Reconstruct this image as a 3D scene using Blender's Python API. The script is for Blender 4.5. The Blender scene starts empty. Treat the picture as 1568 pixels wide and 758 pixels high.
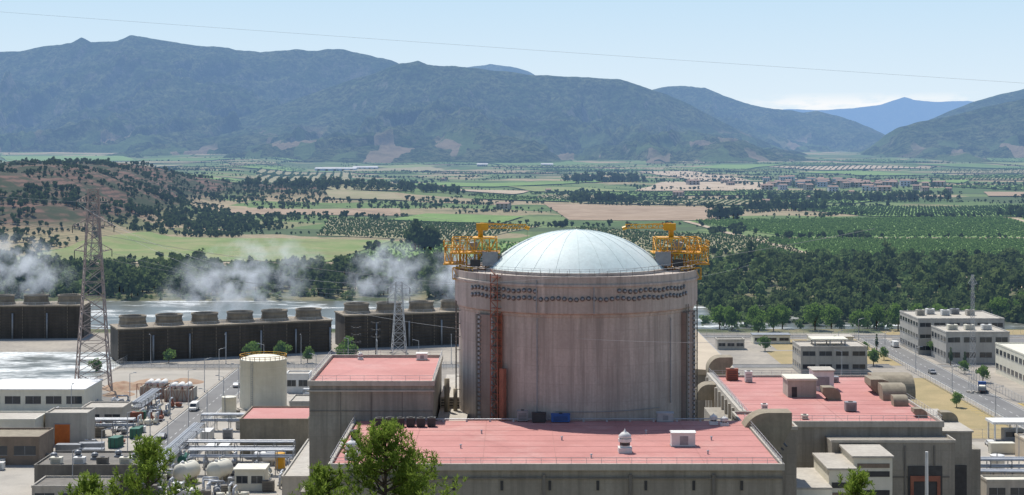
import bpy, math, random
import numpy as np
from mathutils import Vector, Matrix
random.seed(7)
sc = bpy.context.scene
COL = sc.collection
EYE = 75.0
# ------------------------------------------------------------------ noise
def _h(ix, iy, s):
    n = (ix.astype(np.int64)*374761393 + iy.astype(np.int64)*668265263 + s*1442695041) & 0x7fffffff
    n = ((n ^ (n >> 13))*1274126177) & 0x7fffffff
    n = (n ^ (n >> 16)) & 0xffffff
    return n/float(0xffffff)
def vn(x, y, s=0):
    x = np.asarray(x, float); y = np.asarray(y, float)
    ix = np.floor(x); iy = np.floor(y); fx = x-ix; fy = y-iy
    fx = fx*fx*(3-2*fx); fy = fy*fy*(3-2*fy)
    a = _h(ix, iy, s); b = _h(ix+1, iy, s); c = _h(ix, iy+1, s); d = _h(ix+1, iy+1, s)
    return (a*(1-fx)+b*fx)*(1-fy)+(c*(1-fx)+d*fx)*fy
def fbm(x, y, o=4, s=0):
    t = 0; a = .5; w = 0
    for i in range(o):
        t = t+a*vn(x*2**i+i*17.3, y*2**i+i*9.1, s+i); w += a; a *= .5
    return t/w
def ridged(x, y, o=5, s=0):
    t = 0; a = .5; w = 0
    for i in range(o):
        n = 1-np.abs(2*vn(x*2**i+i*31.7, y*2**i+i*5.3, s+i)-1)
        t = t+a*n*n; w += a; a *= .55
    return t/w
def sm(a, b, v):
    t = np.clip((np.asarray(v, float)-a)/(b-a), 0, 1)
    return t*t*(3-2*t)
def H(x, y):
    x = np.asarray(x, float); y = np.asarray(y, float)
    z = np.clip(70-.35*y, 0, 72)*(y < 205)
    z = z - 3.2*sm(672, 690, y)*(1-sm(797, 812, y))
    z = z - 1.8*sm(-134, -139, x)*sm(522, 530, y)*(1-sm(596, 604, y))
    z = z + sm(1000, 1700, y)*(fbm(x/420, y/420, 3, 5)*16-8)*(0.6+.4*sm(2000, 4000, y))
    edge = -235-60*fbm(x/120, y/120, 3, 8)-(y-1400)*.10
    hill = 54*sm(0, 190, edge-x)*sm(1130, 1500, y+60*fbm(x/90, y/90, 3, 3))*(1-.75*sm(1900, 2800, y))*(.8+.35*fbm(x/150, y/150, 4, 2))
    st = 4.5; hs = np.floor(hill/st)*st+st*sm(.45, 1., hill/st-np.floor(hill/st))
    z = z + hill*.4+hs*.6
    z = z + 22*np.exp(-((x+300)/260)**2-((y-2350)/380)**2)
    z = z + sm(4500, 8500, y)*45
    return z
# ------------------------------------------------------------------ materials
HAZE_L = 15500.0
def add_haze(nt, sh, L=HAZE_L):  # aerial haze painted in as blue emission, growing with distance from the origin
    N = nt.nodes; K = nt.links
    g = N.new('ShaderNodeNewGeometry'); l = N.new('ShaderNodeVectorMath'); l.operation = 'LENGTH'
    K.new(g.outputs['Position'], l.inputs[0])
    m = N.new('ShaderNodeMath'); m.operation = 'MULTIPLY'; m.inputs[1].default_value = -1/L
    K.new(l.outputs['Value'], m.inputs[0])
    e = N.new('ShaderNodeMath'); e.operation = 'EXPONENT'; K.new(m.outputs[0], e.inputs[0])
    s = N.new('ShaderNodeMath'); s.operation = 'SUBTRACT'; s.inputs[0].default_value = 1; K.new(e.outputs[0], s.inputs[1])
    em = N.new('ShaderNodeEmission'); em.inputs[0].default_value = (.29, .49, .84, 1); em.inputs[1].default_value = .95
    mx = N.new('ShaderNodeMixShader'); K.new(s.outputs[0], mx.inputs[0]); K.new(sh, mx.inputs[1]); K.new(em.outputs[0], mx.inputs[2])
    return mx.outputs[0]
def base(name):
    m = bpy.data.materials.new(name); m.use_nodes = True
    nt = m.node_tree; nt.nodes.clear()
    o = nt.nodes.new('ShaderNodeOutputMaterial'); b = nt.nodes.new('ShaderNodeBsdfPrincipled')
    return m, nt, o, b
def c4(c): return (c[0], c[1], c[2], 1)
def noise(nt, vec, scale, detail=4, rough=.6):
    n = nt.nodes.new('ShaderNodeTexNoise'); n.inputs['Scale'].default_value = scale
    n.inputs['Detail'].default_value = detail; n.inputs['Roughness'].default_value = rough
    nt.links.new(vec, n.inputs['Vector']); return n.outputs['Fac']
def mapr(nt, v, a, b, c=0., d=1.):
    n = nt.nodes.new('ShaderNodeMapRange'); n.inputs[1].default_value = a; n.inputs[2].default_value = b
    n.inputs[3].default_value = c; n.inputs[4].default_value = d
    nt.links.new(v, n.inputs[0]); return n.outputs[0]
def mixc(nt, f, a, b, mode='MIX'):
    n = nt.nodes.new('ShaderNodeMix'); n.data_type = 'RGBA'; n.blend_type = mode
    if isinstance(f, (int, float)): n.inputs[0].default_value = f
    else: nt.links.new(f, n.inputs[0])
    for i, v in ((6, a), (7, b)):
        if isinstance(v, tuple): n.inputs[i].default_value = c4(v)
        else: nt.links.new(v, n.inputs[i])
    return n.outputs[2]
def math_(nt, op, a, b=None):
    n = nt.nodes.new('ShaderNodeMath'); n.operation = op
    for i, v in ((0, a), (1, b)):
        if v is None: continue
        if isinstance(v, (int, float)): n.inputs[i].default_value = v
        else: nt.links.new(v, n.inputs[i])
    return n.outputs[0]
def pos(nt, sc3=(1, 1, 1), rot=0):
    g = nt.nodes.new('ShaderNodeNewGeometry'); m = nt.nodes.new('ShaderNodeMapping')
    m.inputs['Scale'].default_value = sc3; m.inputs['Rotation'].default_value = (0, 0, rot)
    nt.links.new(g.outputs['Position'], m.inputs['Vector']); return m.outputs[0]
def M(name, c1, c2=None, scale=.25, rough=.85, streak=0., metal=0., haze=False, fine=.15, pour=0., bump=.0, stain=None):
    m, nt, o, b = base(name)
    c2 = c2 or tuple(v*.75 for v in c1)
    p = pos(nt)
    n = mapr(nt, noise(nt, p, scale, 6), .35, .65)
    col = mixc(nt, n, c1, c2)
    if streak:
        n2 = noise(nt, pos(nt, (1.1, 1.1, .05)), 1.0, 5, .65)
        col = mixc(nt, mapr(nt, n2, .46, .72, 0, streak), col, tuple(v*.45 for v in c1))
        n3 = noise(nt, pos(nt, (.6, .6, .03)), 1.0, 4, .6)
        col = mixc(nt, mapr(nt, n3, .5, .75, 0, streak*.7), col, tuple(min(1, v*1.35) for v in c1))
    if pour:
        s = nt.nodes.new('ShaderNodeSeparateXYZ'); nt.links.new(pos(nt), s.inputs[0])
        f = math_(nt, 'FRACT', math_(nt, 'DIVIDE', s.outputs[2], pour))
        l = mapr(nt, f, .0, .045, .45, 0.)
        col = mixc(nt, l, col, tuple(v*.5 for v in c1))
        fl = math_(nt, 'FLOOR', math_(nt, 'DIVIDE', s.outputs[2], pour))
        w = nt.nodes.new('ShaderNodeTexWhiteNoise'); w.noise_dimensions = '1D'; nt.links.new(fl, w.inputs['W'])
        col = mixc(nt, mapr(nt, w.outputs['Value'], 0, 1, 0, .28), col, tuple(v*.62 for v in c1))
    if stain:
        n4 = noise(nt, pos(nt), .09, 5, .7)
        col = mixc(nt, mapr(nt, n4, .5, .68, 0, .7), col, stain)
    if fine:
        nf = noise(nt, p, 2.2, 5, .7)
        col = mixc(nt, mapr(nt, nf, .35, .7, 0, fine*2), col, tuple(v*.5 for v in c1))
    nt.links.new(col, b.inputs['Base Color'])
    b.inputs['Roughness'].default_value = rough; b.inputs['Metallic'].default_value = metal
    if bump:
        bp = nt.nodes.new('ShaderNodeBump'); bp.inputs['Strength'].default_value = bump; bp.inputs['Distance'].default_value = .1
        nt.links.new(noise(nt, p, 3, 5), bp.inputs['Height']); nt.links.new(bp.outputs[0], b.inputs['Normal'])
    s = b.outputs[0]
    if haze: s = add_haze(nt, s)
    nt.links.new(s, o.inputs[0]); return m
def leafmat(name, c1, c2, scale=.3, haze=True, trans=.25):
    m, nt, o, b = base(name)
    a = nt.nodes.new('ShaderNodeAttribute'); a.attribute_name = 'var'
    n = mapr(nt, noise(nt, pos(nt), scale, 3), .35, .65)
    f = math_(nt, 'ADD', math_(nt, 'MULTIPLY', n, .5), math_(nt, 'MULTIPLY', a.outputs['Fac'], .5))
    col = mixc(nt, f, c1, c2)
    d = nt.nodes.new('ShaderNodeBsdfDiffuse'); nt.links.new(col, d.inputs[0]); nt.nodes.remove(b)
    t = nt.nodes.new('ShaderNodeBsdfTranslucent'); nt.links.new(col, t.inputs[0])
    mx = nt.nodes.new('ShaderNodeMixShader'); mx.inputs[0].default_value = trans
    nt.links.new(d.outputs[0], mx.inputs[1]); nt.links.new(t.outputs[0], mx.inputs[2])
    s = mx.outputs[0]
    if haze: s = add_haze(nt, s)
    nt.links.new(s, o.inputs[0]); return m
CONC = M('concrete_weathered', (.37, .335, .275), (.29, .26, .215), .12, .9, streak=.8, pour=3.6, fine=.18)
CONT = M('containment_concrete', (.55, .475, .41), (.40, .335, .285), .10, .9, streak=.95, pour=3.1, fine=.2)
CONS = M('containment_concrete_stained', (.36, .275, .23), (.27, .205, .17), .2, .9, streak=.9, pour=3.1, fine=.15)
CONL = M('concrete_light', (.50, .46, .39), (.42, .38, .32), .2, .9, streak=.4, fine=.12)
OFFW = M('office_render', (.46, .44, .40), (.40, .38, .34), .2, .9, streak=.4, fine=.12)
COND = M('concrete_dark', (.22, .20, .17), (.155, .14, .12), .3, .9, streak=.5)
HOOD = M('hood_concrete', (.33, .28, .20), (.25, .21, .15), .6, .9, streak=.5)
RED = M('red_roof_membrane', (.54, .235, .205), (.45, .185, .16), .10, .8, stain=(.56, .31, .27), fine=.16)
DOME = M('dome_pale_green_paint', (.64, .72, .69), (.54, .64, .62), .18, .6, stain=(.72, .76, .73), fine=.12, streak=.25)
YEL = M('yellow_paint', (.72, .38, .015), (.62, .30, .02), 1., .5, fine=.1)
WHITE = M('white_paint', (.74, .73, .69), (.66, .64, .60), .5, .6, fine=.05, streak=.15)
CREAM = M('cream_paint', (.72, .68, .56), (.66, .62, .50), .4, .6, fine=.05, streak=.15)
GREY = M('grey_metal', (.32, .33, .34), (.24, .25, .26), .6, .5, metal=.2)
DARK = M('dark_metal', (.05, .052, .055), (.03, .03, .032), .8, .6)
ANCH = M('anchor_cap_metal', (.16, .155, .15), (.10, .10, .10), .8, .6)
RUST = M('rust_red_steel', (.34, .13, .08), (.24, .09, .06), .5, .8)
PYL = M('weathered_steel_lattice', (.34, .28, .24), (.27, .19, .15), .3, .7, metal=.2, haze=True)
GALV = M('galvanised_steel', (.50, .51, .52), (.40, .41, .42), .5, .5, metal=.3)
ORANGE = M('orange_door', (.62, .16, .03), (.5, .12, .02), .5, .6)
GLASS = M('dark_window_glass', (.03, .04, .05), (.05, .06, .07), .3, .15)
ASPH = M('asphalt', (.20, .195, .185), (.155, .15, .145), .07, .9, fine=.12)
PALE = M('pale_concrete_yard', (.44, .40, .34), (.35, .32, .27), .05, .95, stain=(.27, .25, .22), fine=.15)
LINE = M('road_marking_paint', (.72, .72, .68), (.6, .6, .56), 1, .8)
YLINE = M('yellow_marking_paint', (.65, .45, .08), None, 1, .8)
DRY = M('dry_grass', (.42, .32, .16), (.31, .25, .12), .12, .95, fine=.3)
TAN = M('beige_roof', (.54, .45, .33), (.46, .38, .28), .1, .9, fine=.1)
BRICKC = M('brown_wall', (.26, .20, .15), None, .4, .9, streak=.3)
BLUE = M('blue_paint', (.03, .12, .38), None, .8, .5)
GREEN = M('green_paint', (.04, .16, .11), None, .8, .6)
COOL = M('cooling_tower_louvres', (.105, .092, .08), (.07, .062, .055), .2, .9, streak=.7)
COOLT = M('cooling_tower_fan_stack', (.33, .28, .21), (.23, .19, .145), .3, .85, streak=.5)
RUBBER = M('tyre_rubber', (.02, .02, .02), None, 1, .9)
TERRA = M('terracotta_tiles', (.36, .24, .17), (.28, .17, .12), .5, .9, haze=True)
STUCCO = M('stucco', (.42, .34, .25), (.34, .27, .19), .05, .9, haze=True)
FARW = M('pale_cladding', (.55, .53, .50), None, .05, .7, haze=True)
BARK = M('bark', (.11, .08, .055), (.07, .05, .035), 2, .95)
LEAF_N = leafmat('leaf_bright', (.20, .31, .06), (.09, .15, .035), .25, trans=.45)
LEAF_R = leafmat('leaf_riverside', (.17, .22, .075), (.045, .07, .03), .05, trans=.4)
LEAF_RB = leafmat('leaf_riverside_pale', (.23, .31, .11), (.10, .15, .055), .08, trans=.45)
LEAF_F = leafmat('leaf_distant', (.11, .15, .052), (.035, .055, .024), .02, trans=.35)
LEAF_O = leafmat('leaf_orchard', (.21, .31, .085), (.13, .21, .055), .03, trans=.45)
NEED = leafmat('pine_needles', (.30, .39, .07), (.10, .16, .03), 1.6, haze=False, trans=.5)
# ------------------------------------------------------------------ mesh builder
class MB:
    def __init__(s): s.v = []; s.f = []; s.sm = []
    def add(s, vs, fs, smooth=False):
        k = len(s.v); s.v += [tuple(p) for p in vs]
        for f in fs: s.f.append(tuple(i+k for i in f)); s.sm.append(smooth)
    def box(s, x0, y0, z0, x1, y1, z1):
        s.add([(x0, y0, z0), (x1, y0, z0), (x1, y1, z0), (x0, y1, z0), (x0, y0, z1), (x1, y0, z1), (x1, y1, z1), (x0, y1, z1)],
              [(0, 3, 2, 1), (4, 5, 6, 7), (0, 1, 5, 4), (1, 2, 6, 5), (2, 3, 7, 6), (3, 0, 4, 7)])
    def obox(s, c, sz, rz):
        ca, sa = math.cos(rz), math.sin(rz); pts = []
        for dz in (-.5, .5):
            for dx, dy in ((-.5, -.5), (.5, -.5), (.5, .5), (-.5, .5)):
                X = dx*sz[0]; Y = dy*sz[1]
                pts.append((c[0]+X*ca-Y*sa, c[1]+X*sa+Y*ca, c[2]+dz*sz[2]))
        s.add(pts, [(0, 3, 2, 1), (4, 5, 6, 7), (0, 1, 5, 4), (1, 2, 6, 5), (2, 3, 7, 6), (3, 0, 4, 7)])
    def rev(s, prof, cx, cy, n=32, smooth=True):
        k = len(prof); vs = []
        for i in range(n):
            a = 2*math.pi*i/n
            for r, z in prof: vs.append((cx+r*math.cos(a), cy+r*math.sin(a), z))
        fs = []
        for i in range(n):
            j = (i+1) % n
            for q in range(k-1): fs.append((i*k+q, j*k+q, j*k+q+1, i*k+q+1))
        s.add(vs, fs, smooth)
    def cyl(s, cx, cy, z0, z1, r, r2=None, n=20):
        r2 = r if r2 is None else r2
        s.rev([(r, z0), (r2, z1)], cx, cy, n)
        s.add([(cx+r2*math.cos(2*math.pi*i/n), cy+r2*math.sin(2*math.pi*i/n), z1) for i in range(n)], [tuple(range(n))])
    def tube(s, p0, p1, r, n=6, r2=None):
        r2 = r if r2 is None else r2
        p0 = Vector(p0); p1 = Vector(p1); d = p1-p0
        if d.length < 1e-6: return
        q = d.to_track_quat('Z', 'Y'); vs = []
        for p, rr in ((p0, r), (p1, r2)):
            for i in range(n):
                a = 2*math.pi*(i+.5)/n
                vs.append(tuple(p+q @ Vector((rr*math.cos(a), rr*math.sin(a), 0))))
        fs = [(i, (i+1) % n, n+(i+1) % n, n+i) for i in range(n)]+[tuple(range(n-1, -1, -1)), tuple(range(n, 2*n))]
        s.add(vs, fs, n > 7)
    def ext(s, prof, x0, x1):   # profile in (y,z) extruded along x
        n = len(prof)
        vs = [(x0, y, z) for y, z in prof]+[(x1, y, z) for y, z in prof]
        s.add(vs, [(i, (i+1) % n, n+(i+1) % n, n+i) for i in range(n)]+[tuple(range(n-1, -1, -1)), tuple(range(n, 2*n))])
    def exty(s, prof, y0, y1):  # profile in (x,z) extruded along y
        n = len(prof)
        vs = [(x, y0, z) for x, z in prof]+[(x, y1, z) for x, z in prof]
        s.add(vs, [(i, (i+1) % n, n+(i+1) % n, n+i) for i in range(n)]+[tuple(range(n-1, -1, -1)), tuple(range(n, 2*n))])
    def tbox(s, x0, y0, z0, x1, y1, z1, nx=4, w=.09):
        for y in (y0, y1):
            for z in (z0, z1): s.tube((x0, y, z), (x1, y, z), w, 4)
            for i in range(nx+1):
                x = x0+(x1-x0)*i/nx
                s.tube((x, y, z0), (x, y, z1), w*.8, 4)
                if i < nx:
                    xn = x0+(x1-x0)*(i+1)/nx
                    s.tube((x, y, z0 if i % 2 else z1), (xn, y, z1 if i % 2 else z0), w*.7, 4)
        for i in range(nx+1):
            x = x0+(x1-x0)*i/nx
            for z in (z0, z1): s.tube((x, y0, z), (x, y1, z), w*.8, 4)
        for x in (x0, x1): s.tube((x, y0, z0), (x, y1, z1), w*.7, 4)
    def rail(s, pts, h=1.1, step=2., r=.035, mid=True):
        for a, b in zip(pts[:-1], pts[1:]):
            a = Vector(a); b = Vector(b); L = (b-a).length; n = max(1, int(L/step))
            for i in range(n+1):
                p = a.lerp(b, i/n); s.tube(p, p+Vector((0, 0, h)), r, 4)
            s.tube(a+Vector((0, 0, h)), b+Vector((0, 0, h)), r, 4)
            if mid: s.tube(a+Vector((0, 0, h*.5)), b+Vector((0, 0, h*.5)), r*.8, 4)
class G:
    def __init__(s, name, loc=None, rz=0): s.name = name; s.loc = loc; s.rz = rz; s.p = {}
    def __call__(s, part, mat):
        if part not in s.p: s.p[part] = (MB(), mat)
        return s.p[part][0]
    def done(s):
        s.p = {k: v for k, v in s.p.items() if len(v[0].f)}
        vs = [p for mb, _ in s.p.values() for p in mb.v]
        if s.loc is None:
            a = np.array(vs); c = ((a[:, 0].min()+a[:, 0].max())/2, (a[:, 1].min()+a[:, 1].max())/2, a[:, 2].min()); off = c
        else: c = s.loc; off = (0, 0, 0)
        single = len(s.p) == 1; par = None
        if not single:
            par = bpy.data.objects.new(s.name, None); COL.objects.link(par); par.location = c; par.rotation_euler = (0, 0, s.rz)
        for part, (mb, mat) in s.p.items():
            me = bpy.data.meshes.new(part)
            me.from_pydata([(p[0]-off[0], p[1]-off[1], p[2]-off[2]) for p in mb.v], [], mb.f)
            me.polygons.foreach_set('use_smooth', mb.sm); me.materials.append(mat); me.update()
            ob = bpy.data.objects.new(s.name if single else part, me); COL.objects.link(ob)
            if single: ob.location = c; ob.rotation_euler = (0, 0, s.rz); par = ob
            else: ob.parent = par
        return par
def npmesh(name, V, F, mats, mi=None, var=None, smooth=False):
    me = bpy.data.meshes.new(name)
    V = np.asarray(V, np.float32); F = np.asarray(F, np.int32)
    me.vertices.add(len(V)); me.vertices.foreach_set('co', V.ravel())
    k = F.shape[1]
    me.loops.add(F.size); me.loops.foreach_set('vertex_index', F.ravel())
    me.polygons.add(len(F)); me.polygons.foreach_set('loop_start', np.arange(0, F.size, k, dtype=np.int32))
    me.polygons.foreach_set('loop_total', np.full(len(F), k, np.int32))
    for m in mats: me.materials.append(m)
    if mi is not None: me.polygons.foreach_set('material_index', np.asarray(mi, np.int32))
    if smooth: me.polygons.foreach_set('use_smooth', np.ones(len(F), bool))
    me.update(calc_edges=True)
    if var is not None:
        a = me.attributes.new('var', 'FLOAT', 'FACE'); a.data.foreach_set('value', np.asarray(var, np.float32))
    return me
def obj(name, me, loc=(0, 0, 0), rz=0, s=1):
    o = bpy.data.objects.new(name, me); COL.objects.link(o); o.location = loc; o.rotation_euler = (0, 0, rz)
    o.scale = (s, s, s) if not isinstance(s, tuple) else s
    return o
def sheet(name, pts, z, mat):
    me = bpy.data.meshes.new(name); me.from_pydata([(x, y, z) for x, y in pts], [], [tuple(range(len(pts)))]); me.materials.append(mat)
    return obj(name, me)
def rect(name, x0, y0, x1, y1, z, mat): return sheet(name, [(x0, y0), (x1, y0), (x1, y1), (x0, y1)], z, mat)
# ------------------------------------------------------------------ trees
def frames(rng, n):
    d = rng.normal(size=(n, 3)); d /= np.linalg.norm(d, axis=1)[:, None]
    e = rng.normal(size=(n, 3)); e -= (e*d).sum(1)[:, None]*d; e /= np.linalg.norm(e, axis=1)[:, None]
    return d, e
def quads(c, d, e, a, b):
    V = np.stack([c-d*a-e*b, c+d*a-e*b, c+d*a+e*b, c-d*a+e*b], 1).reshape(-1, 3)
    return V, np.arange(len(V)).reshape(-1, 4)
def limb(p0, p1, r0, r1, n=5):
    mb = MB(); mb.tube(p0, p1, r0, n, r1); V = np.array(mb.v); F = np.array([f for f in mb.f if len(f) == 4]); return V, F
def tree(seed, h=10., w=7., ncl=12, per=14, leaf=.6, base_f=.2, flat=.75, limbs=True):
    rng = np.random.default_rng(seed)
    zc = h*(base_f+(1-base_f)*.5); hz = h*(1-base_f)*.5
    cl = []
    for i in range(ncl):
        u = rng.normal(size=3); u /= np.linalg.norm(u); r = rng.uniform(.25, .85)
        cl.append(np.array([u[0]*w*.5*r, u[1]*w*.5*r, zc+u[2]*hz*r]))
    cl.append(np.array([0, 0, zc+hz*.55])); cl = np.array(cl)
    R = rng.uniform(.28, .45, len(cl))*w*.5
    n = len(cl)*per; idx = np.repeat(np.arange(len(cl)), per)
    u = rng.normal(size=(n, 3)); u /= np.linalg.norm(u, axis=1)[:, None]
    c = cl[idx]+u*(R[idx]*rng.uniform(.5, 1.1, n))[:, None]*np.array([1, 1, flat])
    d, e = frames(rng, n); s = (leaf*rng.uniform(.6, 1.3, n))[:, None]
    V, F = quads(c, d, e, s*.5, s*.42)
    var = np.repeat(rng.uniform(0, 1, len(cl)), per)*.6+rng.uniform(0, .4, n)
    VV = [V]; FF = [F]; MI = [np.zeros(len(F))]; VA = [var]; k = len(V)
    segs = [((0, 0, -.5), (0, 0, zc), h*.03, h*.015)]
    if limbs:
        for j in range(min(ncl, 6)): segs.append(((0, 0, h*base_f*rng.uniform(.8, 1.6)), tuple(cl[j]), h*.013, h*.005))
    for sg in segs:
        v, f = limb(*sg); VV.append(v); FF.append(f+k); k += len(v); MI.append(np.ones(len(f))); VA.append(np.zeros(len(f)))
    return np.concatenate(VV), np.concatenate(FF), np.concatenate(MI), np.concatenate(VA)
def mass(name, temps, P, mats, rng, zs=None):
    """P: array (n,4) x y z scale -> one mesh with every plant of the mass"""
    VV = []; FF = []; MI = []; VA = []; k = 0
    P = np.asarray(P); t = rng.integers(0, len(temps), len(P))
    for ti, T in enumerate(temps):
        Q = P[t == ti]
        if len(Q) == 0: continue
        V, F, mi, va = T; a = rng.uniform(0, 6.28, len(Q)); ca = np.cos(a); sa = np.sin(a)
        X = (V[None, :, 0]*ca[:, None]-V[None, :, 1]*sa[:, None])*Q[:, 3:4]+Q[:, 0:1]
        Y = (V[None, :, 0]*sa[:, None]+V[None, :, 1]*ca[:, None])*Q[:, 3:4]+Q[:, 1:2]
        Z = V[None, :, 2]*Q[:, 3:4]*rng.uniform(.75, 1.25, (len(Q), 1))+Q[:, 2:3]
        W = np.stack([X, Y, Z], 2).reshape(-1, 3)
        f = (F[None]+(np.arange(len(Q))*len(V))[:, None, None]).reshape(-1, 4)+k
        k += len(W); VV.append(W); FF.append(f); MI.append(np.tile(mi, len(Q)))
        VA.append(np.clip((va[None]*.5+rng.uniform(-.1, .6, (len(Q), 1))).ravel(), 0, 1))
    me = npmesh(name, np.concatenate(VV), np.concatenate(FF), mats, np.concatenate(MI), np.concatenate(VA))
    return obj(name, me)
# ------------------------------------------------------------------ ground
ys = np.concatenate([np.linspace(-150, 500, 70), np.linspace(503, 700, 66)[:-1], np.geomspace(700, 32000, 400)])
NC = 420
tt = np.linspace(-1, 1, NC)
Yg, Tg = np.meshgrid(ys, tt, indexing='ij')
Xg = Tg*(260+np.maximum(Yg, 0)*.52)
Zg = H(Xg, Yg)
V = np.stack([Xg, Yg, Zg], 2).reshape(-1, 3)
i = np.arange(len(ys)-1)[:, None]*NC+np.arange(NC-1)[None]
F = np.stack([i, i+1, i+NC+1, i+NC], 2).reshape(-1, 4)
def ground_mat():
    m, nt, o, b = base('ground_valley')
    p = pos(nt)
    def cells(scx, scy, rot, ramp, seed_off):
        mp = nt.nodes.new('ShaderNodeMapping'); mp.inputs['Scale'].default_value = (1/scx, 1/scy, 0); mp.inputs['Rotation'].default_value = (0, 0, rot)
        mp.inputs['Location'].default_value = (seed_off, seed_off*.7, 0)
        nd = nt.nodes.new('ShaderNodeTexNoise'); nd.inputs['Scale'].default_value = .006; nt.links.new(p, nd.inputs['Vector'])
        vm = nt.nodes.new('ShaderNodeVectorMath'); vm.operation = 'MULTIPLY_ADD'; vm.inputs[1].default_value = (80, 80, 0)
        nt.links.new(nd.outputs['Color'], vm.inputs[0]); nt.links.new(p, vm.inputs[2]); nt.links.new(vm.outputs[0], mp.inputs['Vector'])
        v = nt.nodes.new('ShaderNodeTexVoronoi'); v.distance = 'CHEBYCHEV'; v.inputs['Scale'].default_value = 1
        nt.links.new(mp.outputs[0], v.inputs['Vector'])
        s = nt.nodes.new('ShaderNodeSeparateColor'); nt.links.new(v.outputs['Color'], s.inputs[0])
        r = nt.nodes.new('ShaderNodeValToRGB'); r.color_ramp.interpolation = 'CONSTANT'
        el = r.color_ramp.elements
        while len(el) < len(ramp): el.new(.5)
        for k, (q, c) in enumerate(ramp): el[k].position = q; el[k].color = c4(c)
        nt.links.new(s.outputs[0], r.inputs[0]); return r.outputs[0], s.outputs[1]
    R1 = [(0, (.09, .14, .045)), (.2, (.13, .19, .06)), (.36, (.08, .11, .045)), (.48, (.16, .21, .075)), (.62, (.33, .26, .15)), (.74, (.11, .16, .05)), (.85, (.38, .29, .18)), (.93, (.22, .21, .10))]
    a, ra = cells(150, 120, .35, R1, 0)
    w = nt.nodes.new('ShaderNodeTexWave'); w.inputs['Scale'].default_value = .06; w.inputs['Distortion'].default_value = .4
    nt.links.new(pos(nt, (1, 1, 1), .5), w.inputs['Vector'])
    f = math_(nt, 'MULTIPLY', w.outputs['Fac'], mapr(nt, ra, .3, .35, 0, .35))
    a = mixc(nt, f, a, (.06, .09, .035))
    n1 = noise(nt, p, .012, 6, .65)
    a = mixc(nt, mapr(nt, n1, .54, .66, 0, .6), a, (.055, .08, .032))
    n2 = noise(nt, p, .12, 5, .7)
    a = mixc(nt, mapr(nt, n2, .45, .7, 0, .5), a, (.06, .08, .035))
    s = nt.nodes.new('ShaderNodeSeparateXYZ'); nt.links.new(p, s.inputs[0])
    # terraced brown scrub hill on the left
    hz = mapr(nt, s.outputs[2], 9, 18)
    hm = math_(nt, 'MULTIPLY', hz, math_(nt, 'MULTIPLY', mapr(nt, s.outputs[0], -150, -260), mapr(nt, s.outputs[1], 3200, 2600)))
    wv = nt.nodes.new('ShaderNodeTexWave'); wv.bands_direction = 'Z'; wv.inputs['Scale'].default_value = .09; wv.inputs['Distortion'].default_value = 4; wv.inputs['Detail'].default_value = 3
    nt.links.new(p, wv.inputs['Vector'])
    hc = mixc(nt, mapr(nt, wv.outputs['Fac'], .4, .7), (.165, .098, .068), (.085, .062, .04))
    hc = mixc(nt, mapr(nt, noise(nt, p, .03, 5), .44, .58), hc, (.045, .055, .025))
    a = mixc(nt, hm, a, hc)
    # plant platform: pale dusty concrete and gravel
    pc = mixc(nt, mapr(nt, noise(nt, p, .03, 6, .7), .4, .6), (.42, .37, .30), (.29, .26, .22))
    pc = mixc(nt, mapr(nt, noise(nt, p, .5, 5, .7), .4, .7, 0, .5), pc, (.20, .18, .15))
    pm = mapr(nt, s.outputs[1], 665, 655)
    a = mixc(nt, pm, a, pc)
    # banks by the river
    bk = math_(nt, 'MULTIPLY', mapr(nt, s.outputs[1], 655, 665), mapr(nt, s.outputs[1], 1050, 1000))
    bc = mixc(nt, mapr(nt, noise(nt, p, .04, 5), .45, .68), (.065, .08, .03), (.26, .22, .13))
    a = mixc(nt, bk, a, bc)
    fg = mapr(nt, s.outputs[1], 215, 200)
    fc = mixc(nt, mapr(nt, noise(nt, p, .3, 5), .4, .6), (.08, .09, .035), (.24, .19, .12))
    a = mixc(nt, fg, a, fc)
    nt.links.new(a, b.inputs['Base Color']); b.inputs['Roughness'].default_value = .95; b.inputs['Specular IOR Level'].default_value = .1
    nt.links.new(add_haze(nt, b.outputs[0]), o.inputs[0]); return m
GM = ground_mat()
obj('ground', npmesh('ground', V, F, [GM], smooth=True))
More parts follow.
